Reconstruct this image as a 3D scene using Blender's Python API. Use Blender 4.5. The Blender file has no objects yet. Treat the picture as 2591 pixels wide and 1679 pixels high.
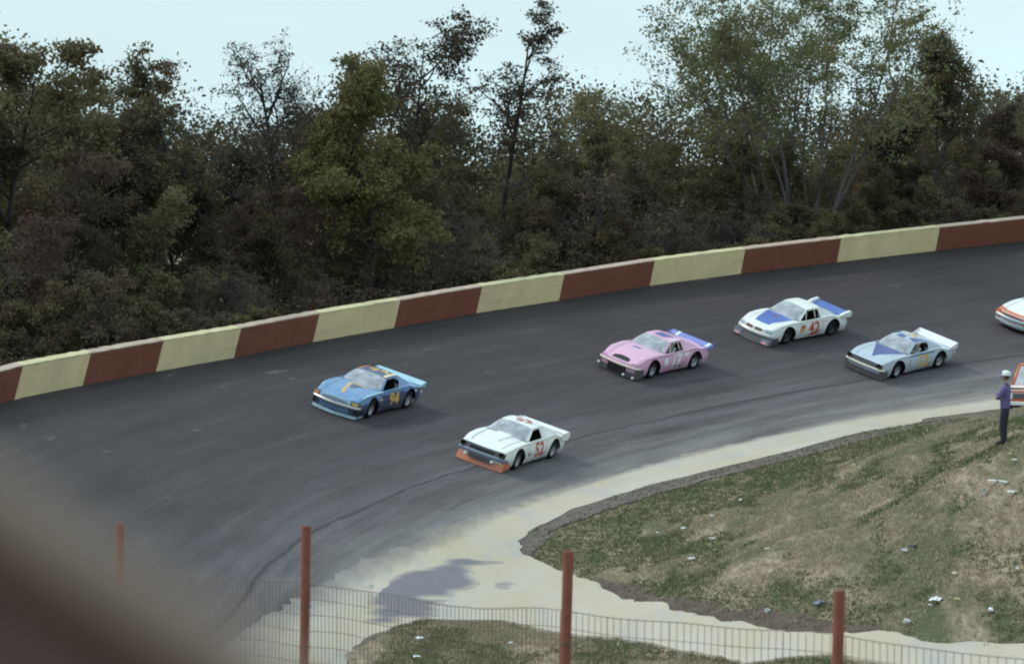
import bpy, bmesh, math, random
import numpy as np
from mathutils import Vector, Matrix, noise
from mathutils.geometry import delaunay_2d_cdt
R = math.radians
random.seed(7); rng = np.random.default_rng(7)
scn = bpy.context.scene
COL = scn.collection

# ------------------------------------------------------------------ camera, world, sun, exposure
CAMZ = 16.0                                   # the eye stands 16 m above the datum, on the spectators' hill
FOC = 9584.5                                  # focal length in pixels of a 2591 px wide frame
PITCH = 0.0459
TPITCH = 0.06506                              # pitch of the view against the plane of the speedway bowl
W0, H0 = 2591.0, 1679.0
cam_d = bpy.data.cameras.new('camera'); cam = bpy.data.objects.new('camera', cam_d); COL.objects.link(cam)
cam.location = (0, 0, CAMZ); cam.rotation_euler = (R(90) - PITCH, 0, 0)
cam_d.sensor_width = 36.0; cam_d.lens = FOC / W0 * 36.0
cam_d.clip_start = 0.05; cam_d.clip_end = 12000
cam_d.dof.use_dof = True; cam_d.dof.focus_distance = 138.0; cam_d.dof.aperture_fstop = 9.5
scn.camera = cam
scn.cycles.filter_width = 2.1                 # the soft grain of an old slide

SUN_AZ, SUN_EL = R(-78), R(50)                # azimuth from +Y towards +X: the sun stands to the left
world = bpy.data.worlds.new('World'); scn.world = world; world.use_nodes = True
wn, wl = world.node_tree.nodes, world.node_tree.links
wn.clear()
wo = wn.new('ShaderNodeOutputWorld'); bg = wn.new('ShaderNodeBackground')
sky = wn.new('ShaderNodeTexSky'); sky.sky_type = 'NISHITA'; sky.sun_disc = False
sky.sun_elevation = SUN_EL; sky.sun_rotation = SUN_AZ; sky.dust_density = 3.0; sky.air_density = 1.0; sky.ozone_density = 1.0
# thin even cloud cover: the sky colour is mixed with pale cloud
tcw = wn.new('ShaderNodeTexCoord'); mpw = wn.new('ShaderNodeMapping'); mpw.inputs['Scale'].default_value = (1.2, 1.2, 5.0)
cn = wn.new('ShaderNodeTexNoise'); cn.inputs['Scale'].default_value = 2.2; cn.inputs['Detail'].default_value = 5
cr = wn.new('ShaderNodeMapRange'); cr.inputs['From Min'].default_value = .35; cr.inputs['From Max'].default_value = .65
cr.inputs['To Min'].default_value = .72; cr.inputs['To Max'].default_value = .93
mx = wn.new('ShaderNodeMix'); mx.data_type = 'RGBA'; mx.inputs['B'].default_value = (6.1, 8.1, 8.6, 1)
wl.new(tcw.outputs['Generated'], mpw.inputs['Vector']); wl.new(mpw.outputs[0], cn.inputs['Vector']); wl.new(cn.outputs['Fac'], cr.inputs['Value'])
wl.new(cr.outputs[0], mx.inputs['Factor']); wl.new(sky.outputs[0], mx.inputs['A'])
wl.new(mx.outputs['Result'], bg.inputs['Color']); wl.new(bg.outputs[0], wo.inputs['Surface'])
bg.inputs['Strength'].default_value = 0.10
sun_d = bpy.data.lights.new('sun', 'SUN'); sun_d.energy = 1.3; sun_d.angle = R(12); sun_d.color = (1.0, .96, .90)
sun = bpy.data.objects.new('sun', sun_d); COL.objects.link(sun)
sdir = Vector((math.sin(SUN_AZ) * math.cos(SUN_EL), math.cos(SUN_AZ) * math.cos(SUN_EL), math.sin(SUN_EL)))
sun.rotation_euler = (-sdir).to_track_quat('-Z', 'Y').to_euler(); sun.location = (0, 60, 80)
vs = scn.view_settings
vs.view_transform = 'Standard'; vs.look = 'None'; vs.gamma = 1; vs.exposure = 0.40; vs.use_curve_mapping = False

# ------------------------------------------------------------------ helpers
def tag(o, label=None, cat=None, group=None, kind=None):
    if label: o['label'] = label
    if cat: o['category'] = cat
    if group: o['group'] = group
    if kind: o['kind'] = kind
    return o
def link(name, me, parent=None):
    o = bpy.data.objects.new(name, me); COL.objects.link(o)
    if parent is not None: o.parent = parent
    return o
def empty(name, loc=(0, 0, 0), parent=None):
    o = bpy.data.objects.new(name, None); COL.objects.link(o); o.location = loc; o.empty_display_size = .2
    if parent is not None: o.parent = parent
    return o
def mesh_py(name, verts, faces, mat=None, smooth=False):
    me = bpy.data.meshes.new(name); me.from_pydata([tuple(v) for v in verts], [], [tuple(f) for f in faces])
    if mat:
        for m in (mat if isinstance(mat, (list, tuple)) else [mat]): me.materials.append(m)
    if smooth and len(me.polygons): me.polygons.foreach_set('use_smooth', [True] * len(me.polygons))
    me.update(); return me
def mesh_np(name, V, F, mat=None, smooth=False):
    """V (n,3), F (m,k) of one polygon size"""
    me = bpy.data.meshes.new(name); n, m, k = len(V), len(F), F.shape[1]
    me.vertices.add(n); me.vertices.foreach_set('co', np.ascontiguousarray(V, dtype=np.float32).ravel())
    me.loops.add(m * k); me.loops.foreach_set('vertex_index', np.ascontiguousarray(F, dtype=np.int32).ravel())
    me.polygons.add(m); me.polygons.foreach_set('loop_start', np.arange(0, m * k, k, dtype=np.int32))
    me.polygons.foreach_set('loop_total', np.full(m, k, dtype=np.int32))
    if smooth: me.polygons.foreach_set('use_smooth', np.ones(m, dtype=bool))
    if mat: me.materials.append(mat)
    me.update(calc_edges=True); me.validate(); return me
class MB:
    """collects boxes, prisms, tubes and grids into one mesh"""
    def __init__(s): s.v = []; s.f = []
    def add(s, v, f):
        b = len(s.v); s.v += [tuple(q) for q in v]; s.f += [tuple(i + b for i in q) for q in f]; return s
    def box(s, a, b):
        x0, y0, z0 = a; x1, y1, z1 = b
        return s.add([(x0,y0,z0),(x1,y0,z0),(x1,y1,z0),(x0,y1,z0),(x0,y0,z1),(x1,y0,z1),(x1,y1,z1),(x0,y1,z1)],
                     [(0,3,2,1),(4,5,6,7),(0,1,5,4),(1,2,6,5),(2,3,7,6),(3,0,4,7)])
    def slab(s, pts, off):
        """polygon pts extruded by vector off"""
        n = len(pts); o = Vector(off); P = [Vector(p) for p in pts]
        return s.add(P + [p + o for p in P], [tuple(range(n))[::-1], tuple(range(n, 2 * n))] + [(i, (i + 1) % n, n + (i + 1) % n, n + i) for i in range(n)])
    def tube(s, pts, r, k=6, cap=True):
        P = [Vector(p) for p in pts]; rs = r if isinstance(r, (list, tuple)) else [r] * len(P); rings = []
        up = Vector((0, 0, 1))
        for i, p in enumerate(P):
            d = (P[min(i + 1, len(P) - 1)] - P[max(i - 1, 0)]).normalized()
            a = d.cross(up if abs(d.z) < .95 else Vector((1, 0, 0))).normalized(); b = a.cross(d)
            rings.append([p + (a * math.cos(t) + b * math.sin(t)) * rs[i] for t in [2 * math.pi * j / k for j in range(k)]])
        v = [q for ring in rings for q in ring]; f = []
        for i in range(len(P) - 1):
            for j in range(k): f.append((i*k+j, i*k+(j+1)%k, (i+1)*k+(j+1)%k, (i+1)*k+j))
        if cap: f.append(tuple(range(k))[::-1]); f.append(tuple((len(P)-1)*k + j for j in range(k)))
        return s.add(v, f)
    def lathe(s, prof, n=24, axis='y'):
        """prof: list of (radius, along-axis)"""
        v = []; f = []
        for j in range(n):
            t = 2 * math.pi * j / n
            for r_, a in prof: v.append((r_ * math.cos(t), a, r_ * math.sin(t)) if axis == 'y' else (r_ * math.cos(t), r_ * math.sin(t), a))
        m = len(prof)
        for j in range(n):
            for i in range(m - 1): f.append((j*m+i, j*m+i+1, ((j+1)%n)*m+i+1, ((j+1)%n)*m+i))
        return s.add(v, f)
    def grid(s, fn, us, vs_):
        v = [fn(u, w) for u in us for w in vs_]; m = len(vs_)
        return s.add(v, [(i*m+j, (i+1)*m+j, (i+1)*m+j+1, i*m+j+1) for i in range(len(us)-1) for j in range(m-1)])
    def mesh(s, name, mat, smooth=False, weld=True):
        me = mesh_py(name, s.v, s.f, mat, smooth)
        bm = bmesh.new(); bm.from_mesh(me)
        if weld: bmesh.ops.remove_doubles(bm, verts=bm.verts, dist=1e-5)
        bmesh.ops.recalc_face_normals(bm, faces=bm.faces); bm.to_mesh(me); bm.free()
        return me
    def build(s, name, mat, parent=None, smooth=False, angle=None, weld=True):
        me = s.mesh(name, mat, smooth or angle is not None, weld)
        if angle is not None: me.set_sharp_from_angle(angle=R(angle))
        return link(name, me, parent)
def bevel(o, w=.01, seg=2):
    m = o.modifiers.new('bevel', 'BEVEL'); m.width = w; m.segments = seg; m.limit_method = 'ANGLE'; m.angle_limit = R(40); return o
def lin(a, b, n): return [a + (b - a) * i / (n - 1) for i in range(n)]
def sst(a, b, x):
    t = min(1, max(0, (x - a) / (b - a))); return t * t * (3 - 2 * t)

# ------------------------------------------------------------------ materials
def new_mat(name):
    m = bpy.data.materials.new(name); m.use_nodes = True; m.node_tree.nodes.clear(); return m, m.node_tree.nodes, m.node_tree.links
def principled(n, l):
    o = n.new('ShaderNodeOutputMaterial'); p = n.new('ShaderNodeBsdfPrincipled'); l.new(p.outputs[0], o.inputs['Surface']); return p
def ramp(n, stops):
    r = n.new('ShaderNodeValToRGB'); e = r.color_ramp.elements
    while len(e) < len(stops): e.new(.5)
    for k, (pos, c) in enumerate(stops): e[k].position = pos; e[k].color = (*c, 1) if len(c) == 3 else c
    return r
def noise_n(n, l, vec, scale, detail=4, rough=.55):
    t = n.new('ShaderNodeTexNoise'); t.inputs['Scale'].default_value = scale; t.inputs['Detail'].default_value = detail; t.inputs['Roughness'].default_value = rough
    if vec is not None: l.new(vec, t.inputs['Vector'])
    return t
def mixc(n, l, fac, a, b, blend='MIX'):
    m = n.new('ShaderNodeMix'); m.data_type = 'RGBA'; m.blend_type = blend
    for key, v in (('Factor', fac), ('A', a), ('B', b)):
        s = m.inputs[key]
        if isinstance(v, (int, float)): s.default_value = v
        elif isinstance(v, tuple): s.default_value = (*v, 1) if len(v) == 3 else v
        else: l.new(v, s)
    return m.outputs['Result']
def mapping(n, l, vec, scale=(1,1,1), rot=(0,0,0)):
    m = n.new('ShaderNodeMapping'); m.inputs['Scale'].default_value = scale; m.inputs['Rotation'].default_value = rot; l.new(vec, m.inputs['Vector']); return m.outputs[0]
def mrange(n, l, v, a, b, c=0., d=1.):
    m = n.new('ShaderNodeMapRange'); l.new(v, m.inputs['Value'])
    for k, q in (('From Min', a), ('From Max', b), ('To Min', c), ('To Max', d)): m.inputs[k].default_value = q
    return m.outputs[0]
def bump(n, l, p, h, strength=.3, dist=.02):
    b = n.new('ShaderNodeBump'); b.inputs['Strength'].default_value = strength; b.inputs['Distance'].default_value = dist
    l.new(h, b.inputs['Height']); l.new(b.outputs[0], p.inputs['Normal'])
def M_plain(name, c, rough=.6, var=.18, scale=6, metal=0., coat=0., spec=.5):
    m, n, l = new_mat(name); p = principled(n, l); g = n.new('ShaderNodeNewGeometry')
    t = noise_n(n, l, g.outputs['Position'], scale)
    d = tuple(x * (1 - var) for x in c); b = tuple(min(1, x * (1 + var * .5)) for x in c)
    l.new(mixc(n, l, t.outputs['Fac'], d, b), p.inputs['Base Color'])
    p.inputs['Roughness'].default_value = rough; p.inputs['Metallic'].default_value = metal; p.inputs['Coat Weight'].default_value = coat
    p.inputs['Specular IOR Level'].default_value = spec
    return m
def M_paint(name, c, dirt_shade=.62, rough=.34):
    """race-car paint: faint mottling, rubber dust low on the sides"""
    m, n, l = new_mat(name); p = principled(n, l); tc = n.new('ShaderNodeTexCoord')
    t = noise_n(n, l, tc.outputs['Object'], 3.0, 6); t2 = noise_n(n, l, mapping(n, l, tc.outputs['Object'], (1, 4, 6)), 4, 5, .65)
    base = mixc(n, l, mrange(n, l, t.outputs['Fac'], .3, .7), tuple(x * .9 for x in c), c)
    sx = n.new('ShaderNodeSeparateXYZ'); l.new(tc.outputs['Object'], sx.inputs[0])
    lowz = mrange(n, l, sx.outputs['Z'], .72, .12, 0, 1)  # low darkening: rubber dust plus dark asphalt reflection put into the colour
    mu = n.new('ShaderNodeMath'); mu.operation = 'MULTIPLY'; l.new(lowz, mu.inputs[0]); l.new(mrange(n, l, t2.outputs['Fac'], .35, .65, .25, 1), mu.inputs[1])
    mu2 = n.new('ShaderNodeMath'); mu2.operation = 'MULTIPLY'; l.new(mu.outputs[0], mu2.inputs[0]); mu2.inputs[1].default_value = dirt_shade
    scf = noise_n(n, l, mapping(n, l, tc.outputs['Object'], (1.2, 5, 9)), 2.2, 6, .68); base = mixc(n, l, mrange(n, l, scf.outputs['Fac'], .60, .74, 0, .5), base, tuple(x * .35 + .03 for x in c))
    l.new(mixc(n, l, mu2.outputs[0], base, (.085, .075, .075)), p.inputs['Base Color'])
    p.inputs['Roughness'].default_value = rough; p.inputs['Coat Weight'].default_value = .25; p.inputs['Coat Roughness'].default_value = .2
    return m

def M_leaf(name, ca, cb, cc):
    m, n, l = new_mat(name); o = n.new('ShaderNodeOutputMaterial'); g = n.new('ShaderNodeNewGeometry'); oi = n.new('ShaderNodeObjectInfo')
    t = noise_n(n, l, g.outputs['Position'], .55, 3)
    c = mixc(n, l, g.outputs['Random Per Island'], ca, cb)
    c = mixc(n, l, mrange(n, l, t.outputs['Fac'], .42, .66), c, cc)
    hs = n.new('ShaderNodeHueSaturation'); l.new(c, hs.inputs['Color'])
    l.new(mrange(n, l, oi.outputs['Random'], 0, 1, .485, .515), hs.inputs['Hue']); l.new(mrange(n, l, oi.outputs['Random'], 0, 1, .75, 1.15), hs.inputs['Value'])
    d = n.new('ShaderNodeBsdfDiffuse'); tr = n.new('ShaderNodeBsdfTranslucent'); mxs = n.new('ShaderNodeMixShader'); mxs.inputs[0].default_value = .28
    l.new(hs.outputs[0], d.inputs['Color']); l.new(hs.outputs[0], tr.inputs['Color']); l.new(d.outputs[0], mxs.inputs[1]); l.new(tr.outputs[0], mxs.inputs[2])
    l.new(mxs.outputs[0], o.inputs['Surface']); return m

# ------------------------------------------------------------------ the lie of the land
# The speedway's turn is a banked cone round TC, the whole bowl tilted a few degrees (the site runs downhill to the left).
TC = (65.53455, 93.98141); RW, ZW, TANB, RI = 82.81, -8.50033, 0.37012, 70.05
ROLL = -0.07235
fwd = np.array([0, math.cos(PITCH), -math.sin(PITCH)]); upv = np.array([0, math.sin(PITCH), math.cos(PITCH)]); rtv = np.array([1., 0, 0])
cR, sR = math.cos(ROLL), math.sin(ROLL)
tfw = np.array([0, math.cos(TPITCH), -math.sin(TPITCH)]); tup = np.array([0, math.sin(TPITCH), math.cos(TPITCH)])
r2, u2 = cR * rtv + sR * tup, -sR * rtv + cR * tup
TM = np.stack([rtv, upv, fwd], 1) @ np.stack([r2, u2, tfw], 1).T          # track frame -> site frame
OFF = np.array([0, 0, CAMZ])
def t2w(P): return TM @ np.asarray(P, float) + OFF
def w2t(P): return TM.T @ (np.asarray(P, float) - OFF)
def stad(x, y):
    """distance-like coordinate across the track: circle in the turn, leaning away down the straight"""
    return np.where(y >= TC[1], np.hypot(x - TC[0], y - TC[1]), (TC[0] - x) - 0.012 * (TC[1] - y) ** 2)
def cone(r): return ZW + TANB * (r - RW)
def ray(px, py):
    d = fwd + (px - W0 / 2) / FOC * rtv - (py - H0 / 2) / FOC * upv; return d
def at(px, py, D): return OFF + ray(px, py) * D
def on_track(px, py, dz=0.):
    d = TM.T @ ray(px, py); t = 130.
    for _ in range(40):
        x, y, z = t * d; r = math.hypot(x - TC[0], y - TC[1]); g = z - cone(r) - dz
        gr = d[2] - TANB * ((x - TC[0]) * d[0] + (y - TC[1]) * d[1]) / r
        t -= max(-20, min(20, g / gr))
    return t * d                                                           # in the track frame
def tnormal(P):
    e = np.array([P[0] - TC[0], P[1] - TC[1], 0]); e /= np.linalg.norm(e); b = math.atan(TANB)
    return -math.sin(b) * e + np.array([0, 0, math.cos(b)])
# thin-plate surface for the infield mound, the access road and the spectators' hill
ctl = []
for th in np.linspace(1.45, math.pi, 64): ctl.append(t2w((TC[0] + RI * math.cos(th), TC[1] + RI * math.sin(th), cone(RI))))
for y in (85, 72, 55, 35, 0): ctl.append(t2w((TC[0] - RI - .012 * (TC[1] - y) ** 2, y, cone(RI))))
for q in [(2547,1121,91),(2620,1046,139),(2250,1150,104),(2177,1097,121),(1850,1180,118),(1600,1240,117),(1315,1375,112),(1500,1440,105),
          (1900,1400,95.5),(2200,1300,95),(2500,1300,86.5),(2500,1500,82),(2500,1640,79),(2500,1690,77.5),(2000,1600,86),(1500,1560,97),
          (1100,1480,102.5),(1000,1580,95.3),(1300,1650,91.5),(1700,1675,87.5),(2100,1685,80)]: ctl.append(at(*q))
for q in [(0,60,-11),(6,60,-10.2),(0,40,-7.8),(1,23,-4.9),(-3,28,-5.7),(3,19,-4.4),(0,0,-1.75),(0,-40,-1.5),(30,0,-2.5),(45,60,-8),(40,110,-8.6),
          (70,60,-8.5),(70,120,-9.5),(-7,45,-9.3),(-10,20,-6.5),(110,60,-9),(110,120,-9),(60,-40,-3)]: ctl.append(np.array(q) + OFF + np.array([0, 0, .0191 * max(0, q[1])]))
ctl = np.array(ctl)
def _phi(d2): return np.where(d2 > 1e-9, .5 * d2 * np.log(np.maximum(d2, 1e-9)), 0)
_n = len(ctl); _S = 40.
_xy = ctl[:, :2] / _S; _d2 = ((_xy[:, None] - _xy[None]) ** 2).sum(-1)
_A = np.zeros((_n + 3, _n + 3)); _A[:_n, :_n] = _phi(_d2) + 3e-5 * np.eye(_n); _A[:_n, _n] = 1; _A[:_n, _n+1:] = _xy; _A[_n:, :_n] = _A[:_n, _n:].T
_wt = np.linalg.solve(_A, np.concatenate([ctl[:, 2], [0, 0, 0]]))
def tps(x, y):
    q = np.stack([np.ravel(x), np.ravel(y)], 1) / _S; out = np.empty(len(q))
    for i in range(0, len(q), 20000):
        c = q[i:i+20000]; d2 = ((c[:, None] - _xy[None]) ** 2).sum(-1); out[i:i+20000] = _phi(d2) @ _wt[:_n] + _wt[_n] + c @ _wt[_n+1:]
    return out.reshape(np.shape(x))
FARZ = 3.0
def G(x, y):
    """ground height of the site at (x, y)"""
    x = np.asarray(x, float); y = np.asarray(y, float); zt = np.full(x.shape, -9.0); r = None
    for _ in range(6):
        z = CAMZ + (zt - TM[2, 0] * 0) * 0
        # track-frame point over the site (x, y): solve the 2x2 for (xt, yt) at the present zt
        a, b, c, d = TM[0, 0], TM[0, 1], TM[1, 0], TM[1, 1]; det = a * d - b * c
        bx, by = x - TM[0, 2] * zt, y - TM[1, 2] * zt
        xt, yt = (d * bx - b * by) / det, (-c * bx + a * by) / det
        r = stad(xt, yt)
        zt = np.where(r < RW + .6, cone(r), cone(RW) - 1.2 - .05 * np.clip(r - RW, 0, 40))
    ztrack = TM[2, 0] * xt + TM[2, 1] * yt + TM[2, 2] * zt + CAMZ
    far = np.clip((r - RW - 45) / 120, 0, 1); far = far * far * (3 - 2 * far)
    ztrack = ztrack * (1 - far) + FARZ * far
    back = np.clip((-y + 10) / 60, 0, 1)
    inn = tps(np.clip(x, -60, 140), np.clip(y, -60, 180))
    w = np.clip((r - RI + .25) / .25, 0, 1)
    out = inn * (1 - w) + ztrack * w
    return out
def gp(px, py, D0=60, D1=160):
    d = ray(px, py); ts = np.linspace(D0, D1, 500); P = OFF[None] + ts[:, None] * d[None]
    h = P[:, 2] - G(P[:, 0], P[:, 1]); k = np.where((h[:-1] > 0) & (h[1:] <= 0))[0]
    k = k[0] if len(k) else int(np.argmin(np.abs(h)))
    a, b = ts[k], ts[min(k + 1, 499)]
    for _ in range(25):
        m = .5 * (a + b); p = OFF + m * d
        if p[2] > float(G(p[0], p[1])): a = m
        else: b = m
    return OFF + .5 * (a + b) * d
def gz(x, y): return float(G(np.array(x), np.array(y)))

# ------------------------------------------------------------------ ground sheet
def M_ground():
    m, n, l = new_mat('grass_ground'); p = principled(n, l); g = n.new('ShaderNodeNewGeometry'); pos = g.outputs['Position']
    st = mapping(n, l, pos, (.55, .16, .3), (0, 0, R(-28)))
    big = noise_n(n, l, st, 1.1, 5, .6); mid = noise_n(n, l, pos, 1.9, 6, .7); fine = noise_n(n, l, pos, 14, 5, .7)
    green = mixc(n, l, mid.outputs['Fac'], (.070, .080, .042), (.150, .160, .092))
    tf = noise_n(n, l, mapping(n, l, pos, (1.5, .5, .8), (0, 0, R(-28))), 3.5, 7, .75); tan = mixc(n, l, mrange(n, l, tf.outputs['Fac'], .3, .7), (.10, .075, .052), (.50, .41, .31))
    c = mixc(n, l, mrange(n, l, big.outputs['Fac'], .44, .56), green, tan)
    c = mixc(n, l, mrange(n, l, fine.outputs['Fac'], .52, .7, 0, .4), c, (.06, .05, .036))
    l.new(c, p.inputs['Base Color']); p.inputs['Roughness'].default_value = .95; p.inputs['Specular IOR Level'].default_value = .1
    bump(n, l, p, fine.outputs['Fac'], .6, .12); return m
xs = np.unique(np.concatenate([np.arange(-46, 66, .8), -46 - np.geomspace(1, 3500, 36), 66 + np.geomspace(1, 3500, 36)]))
ys = np.unique(np.concatenate([np.arange(-6, 192, .8), -6 - np.geomspace(1, 600, 20), 192 + np.geomspace(1, 6000, 40)]))
X, Y = np.meshgrid(xs, ys, indexing='ij'); Z = G(X, Y)
V = np.stack([X, Y, Z - .03], -1).reshape(-1, 3); nx, ny = len(xs), len(ys)
I, J = np.meshgrid(np.arange(nx - 1), np.arange(ny - 1), indexing='ij'); b0 = (I * ny + J).ravel()
ground_m = M_ground()
tag(link('ground', mesh_np('ground', V, np.stack([b0, b0 + ny, b0 + ny + 1, b0 + 1], 1), ground_m, True)), kind='structure')

# ------------------------------------------------------------------ race track
def M_asphalt():
    m, n, l = new_mat('asphalt'); p = principled(n, l); uv = n.new('ShaderNodeUVMap'); uv.uv_map = 'lane'
    sx = n.new('ShaderNodeSeparateXYZ'); l.new(uv.outputs[0], sx.inputs[0])
    streak = noise_n(n, l, mapping(n, l, uv.outputs[0], (.10, 2.4, 1)), 1.0, 9, .68)
    blot = noise_n(n, l, mapping(n, l, uv.outputs[0], (.16, .42, 1)), 1.0, 6, .6)
    fine = noise_n(n, l, uv.outputs[0], 9, 5, .7); spots = noise_n(n, l, mapping(n, l, uv.outputs[0], (.35, 1.6, 1), (0, 0, R(4))), 1.3, 3, .5)
    ad = n.new('ShaderNodeMath'); ad.operation = 'MULTIPLY_ADD'; l.new(blot.outputs['Fac'], ad.inputs[0]); ad.inputs[1].default_value = 3.2; l.new(sx.outputs['Y'], ad.inputs[2])
    lane = ramp(n, [(0, (.36, .34, .31)), (.08, (.235, .225, .225)), (.22, (.152, .138, .148)), (.38, (.098, .085, .094)), (.62, (.072, .060, .067)), (.85, (.066, .055, .060)), (1, (.053, .043, .046))])
    l.new(mrange(n, l, ad.outputs[0], 1.1, 14.6), lane.inputs[0])
    c = mixc(n, l, mrange(n, l, streak.outputs['Fac'], .36, .64, 0, .85), mixc(n, l, .5, lane.outputs[0], (.035, .030, .031)), lane.outputs[0])
    c = mixc(n, l, mrange(n, l, streak.outputs['Fac'], .58, .74, 0, .28), c, (.19, .175, .18))
    c = mixc(n, l, mrange(n, l, spots.outputs['Fac'], .69, .75, 0, .5), c, (.20, .19, .19))
    c = mixc(n, l, mrange(n, l, fine.outputs['Fac'], .3, .7, .0, .35), c, (.03, .026, .03))
    for off, wd, st_ in ((2.9, .055, .7), (6.6, .05, .35), (9.9, .05, .3)):   # paving joints
        jm = n.new('ShaderNodeMath'); jm.operation = 'MULTIPLY_ADD'; l.new(blot.outputs['Fac'], jm.inputs[0]); jm.inputs[1].default_value = .55; l.new(sx.outputs['Y'], jm.inputs[2]); cmp_ = n.new('ShaderNodeMath'); cmp_.operation = 'COMPARE'; l.new(jm.outputs[0], cmp_.inputs[0]); cmp_.inputs[1].default_value = off; cmp_.inputs[2].default_value = wd
        ml = n.new('ShaderNodeMath'); ml.operation = 'MULTIPLY'; l.new(cmp_.outputs[0], ml.inputs[0]); ml.inputs[1].default_value = st_; c = mixc(n, l, ml.outputs[0], c, (.035, .03, .033))
    grv = noise_n(n, l, mapping(n, l, uv.outputs[0], (.05, .5, 1)), 1.7, 5, .6); c = mixc(n, l, mrange(n, l, grv.outputs['Fac'], .52, .68, 0, .55), c, (.030, .026, .029))
    l.new(c, p.inputs['Base Color']); p.inputs['Roughness'].default_value = .8; p.inputs['Specular IOR Level'].default_value = .25
    bump(n, l, p, fine.outputs['Fac'], .25, .02); return m
ths = np.concatenate([np.linspace(1.2, 3.25, 150)]); rr = np.concatenate([[RI - .9, RI - .25], np.linspace(RI, RW + .25, 22)])
Vt = []; UV = []
stations = [('a', t) for t in np.linspace(1.2, math.pi, 150)] + [('s', y) for y in np.linspace(TC[1] - 1, 20, 60)]
for kind_, t in stations:
    for k, r_ in enumerate(rr):
        if k == 0: r_ = RI - .9 + .6 * (1 if kind_ == 's' else sst(2.75, 2.95, t))
        if kind_ == 'a': P = (TC[0] + r_ * math.cos(t), TC[1] + r_ * math.sin(t), cone(r_)); s_ = (t - 1.2) * 76
        else: P = (TC[0] - r_ - .012 * (TC[1] - t) ** 2, t, cone(r_)); s_ = (math.pi - 1.2) * 76 + TC[1] - t
        jit = .22 * noise.noise(Vector((s_ * .5, 0, 3))) + .12 * noise.noise(Vector((s_ * 2.1, 5, 3))) if k == 0 else 0
        if k == 0:
            P = list(P); P[0] += jit * (-1 if kind_ == 's' else math.cos(t)); P[1] += 0 if kind_ == 's' else jit * math.sin(t)
        w = t2w(P); Vt.append((w[0], w[1], (w[2] if r_ >= RI else gz(w[0], w[1])) + .03)); UV.append((s_, r_ - RI))
nr = len(rr); F = np.array([(i*nr+j, (i+1)*nr+j, (i+1)*nr+j+1, i*nr+j+1) for i in range(len(stations)-1) for j in range(nr-1)])
me = mesh_np('race_track', np.array(Vt), F[:, ::-1], M_asphalt(), True)
uvl = me.uv_layers.new(name='lane'); UV = np.array(UV)
li = np.empty(len(me.loops), dtype=np.int32); me.loops.foreach_get('vertex_index', li); uvl.data.foreach_set('uv', UV[li].astype(np.float32).ravel())
tag(link('race_track', me), kind='structure')

# ------------------------------------------------------------------ sheets draped over the infield
def drape(name, px_poly, mat, lift, jitter=.12, step=.35, grid=.45, world_pts=None, fade_to=None):
    P = [gp(*q)[:2] for q in px_poly] if world_pts is None else [np.array(q) for q in world_pts]
    B = []
    for i in range(len(P)):
        a, b = P[i], P[(i + 1) % len(P)]; L = np.linalg.norm(b - a); k = max(1, int(L / step))
        for j in range(k): B.append(a + (b - a) * j / k)
    B = np.array(B); nrm = []
    for i in range(len(B)):
        t = B[(i + 1) % len(B)] - B[i - 1]; t = t / (np.linalg.norm(t) + 1e-9); nrm.append((-t[1], t[0]))
    for i in range(len(B)):
        s = noise.noise(Vector((B[i][0] * 1.1, B[i][1] * 1.1, lift * 50))) + .6 * noise.noise(Vector((B[i][0] * 3.3, B[i][1] * 3.3, 7)))
        B[i] = B[i] + np.array(nrm[i]) * s * jitter
    x0, y0 = B.min(0); x1, y1 = B.max(0); nb = len(B)
    pts = [Vector((q[0], q[1])) for q in B]
    gx = np.arange(x0, x1, grid); gy = np.arange(y0, y1, grid); GX, GY = np.meshgrid(gx, gy); q = np.stack([GX.ravel(), GY.ravel()], 1)
    ins = np.zeros(len(q), bool)
    for i in range(nb):
        a, b = B[i - 1], B[i]; c = (a[1] > q[:, 1]) != (b[1] > q[:, 1])
        with np.errstate(divide='ignore', invalid='ignore'):
            ins ^= c & (q[:, 0] < (b[0] - a[0]) * (q[:, 1] - a[1]) / (b[1] - a[1]) + a[0])
    pts += [Vector(w) for w in q[ins]]
    r = delaunay_2d_cdt(pts, [(i, (i + 1) % nb) for i in range(nb)], [], 1, 1e-4)
    vx = np.array([(v.x, v.y) for v in r[0]]); vz = G(vx[:, 0], vx[:, 1]) + lift
    fs = []
    for f in r[2]:
        a, b, c = [vx[i] for i in f[:3]]
        fs.append(tuple(f) if (b[0]-a[0])*(c[1]-a[1]) - (b[1]-a[1])*(c[0]-a[0]) > 0 else tuple(f)[::-1])
    cnt = {}
    for f in fs:
        for a, b in zip(f, f[1:] + f[:1]): cnt[(a, b)] = 1
    rim = [(a, b) for a, b in cnt if (b, a) not in cnt]; nv = len(vx); rv_ = sorted({a for e in rim for a in e}); mp = {a: nv + i for i, a in enumerate(rv_)}
    fs = fs + [(b, a, mp[a], mp[b]) for a, b in rim]; vx = np.concatenate([vx, vx[rv_]]); vz = np.concatenate([vz, vz[rv_] - lift - .10])
    me = mesh_py(name, np.c_[vx, vz], fs, mat, False); C_ = B if fade_to is None else np.asarray(fade_to); dmin = np.full(len(vx), 9.)
    for i in range(0 if fade_to is None else 1, len(C_)):
        a, b = C_[i - 1], C_[i]; ab = b - a; tt = np.clip(((vx - a) @ ab) / (ab @ ab + 1e-9), 0, 1); dmin = np.minimum(dmin, np.linalg.norm(vx - (a + tt[:, None] * ab), axis=1))
    me.attributes.new('fade', 'FLOAT', 'POINT').data.foreach_set('value', dmin.astype(np.float32))
    return tag(link(name, me), kind='structure'), B
K = W0 / 2380.0
def dsp(pts): return [(a * K, b * K) for a, b in pts]
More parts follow.
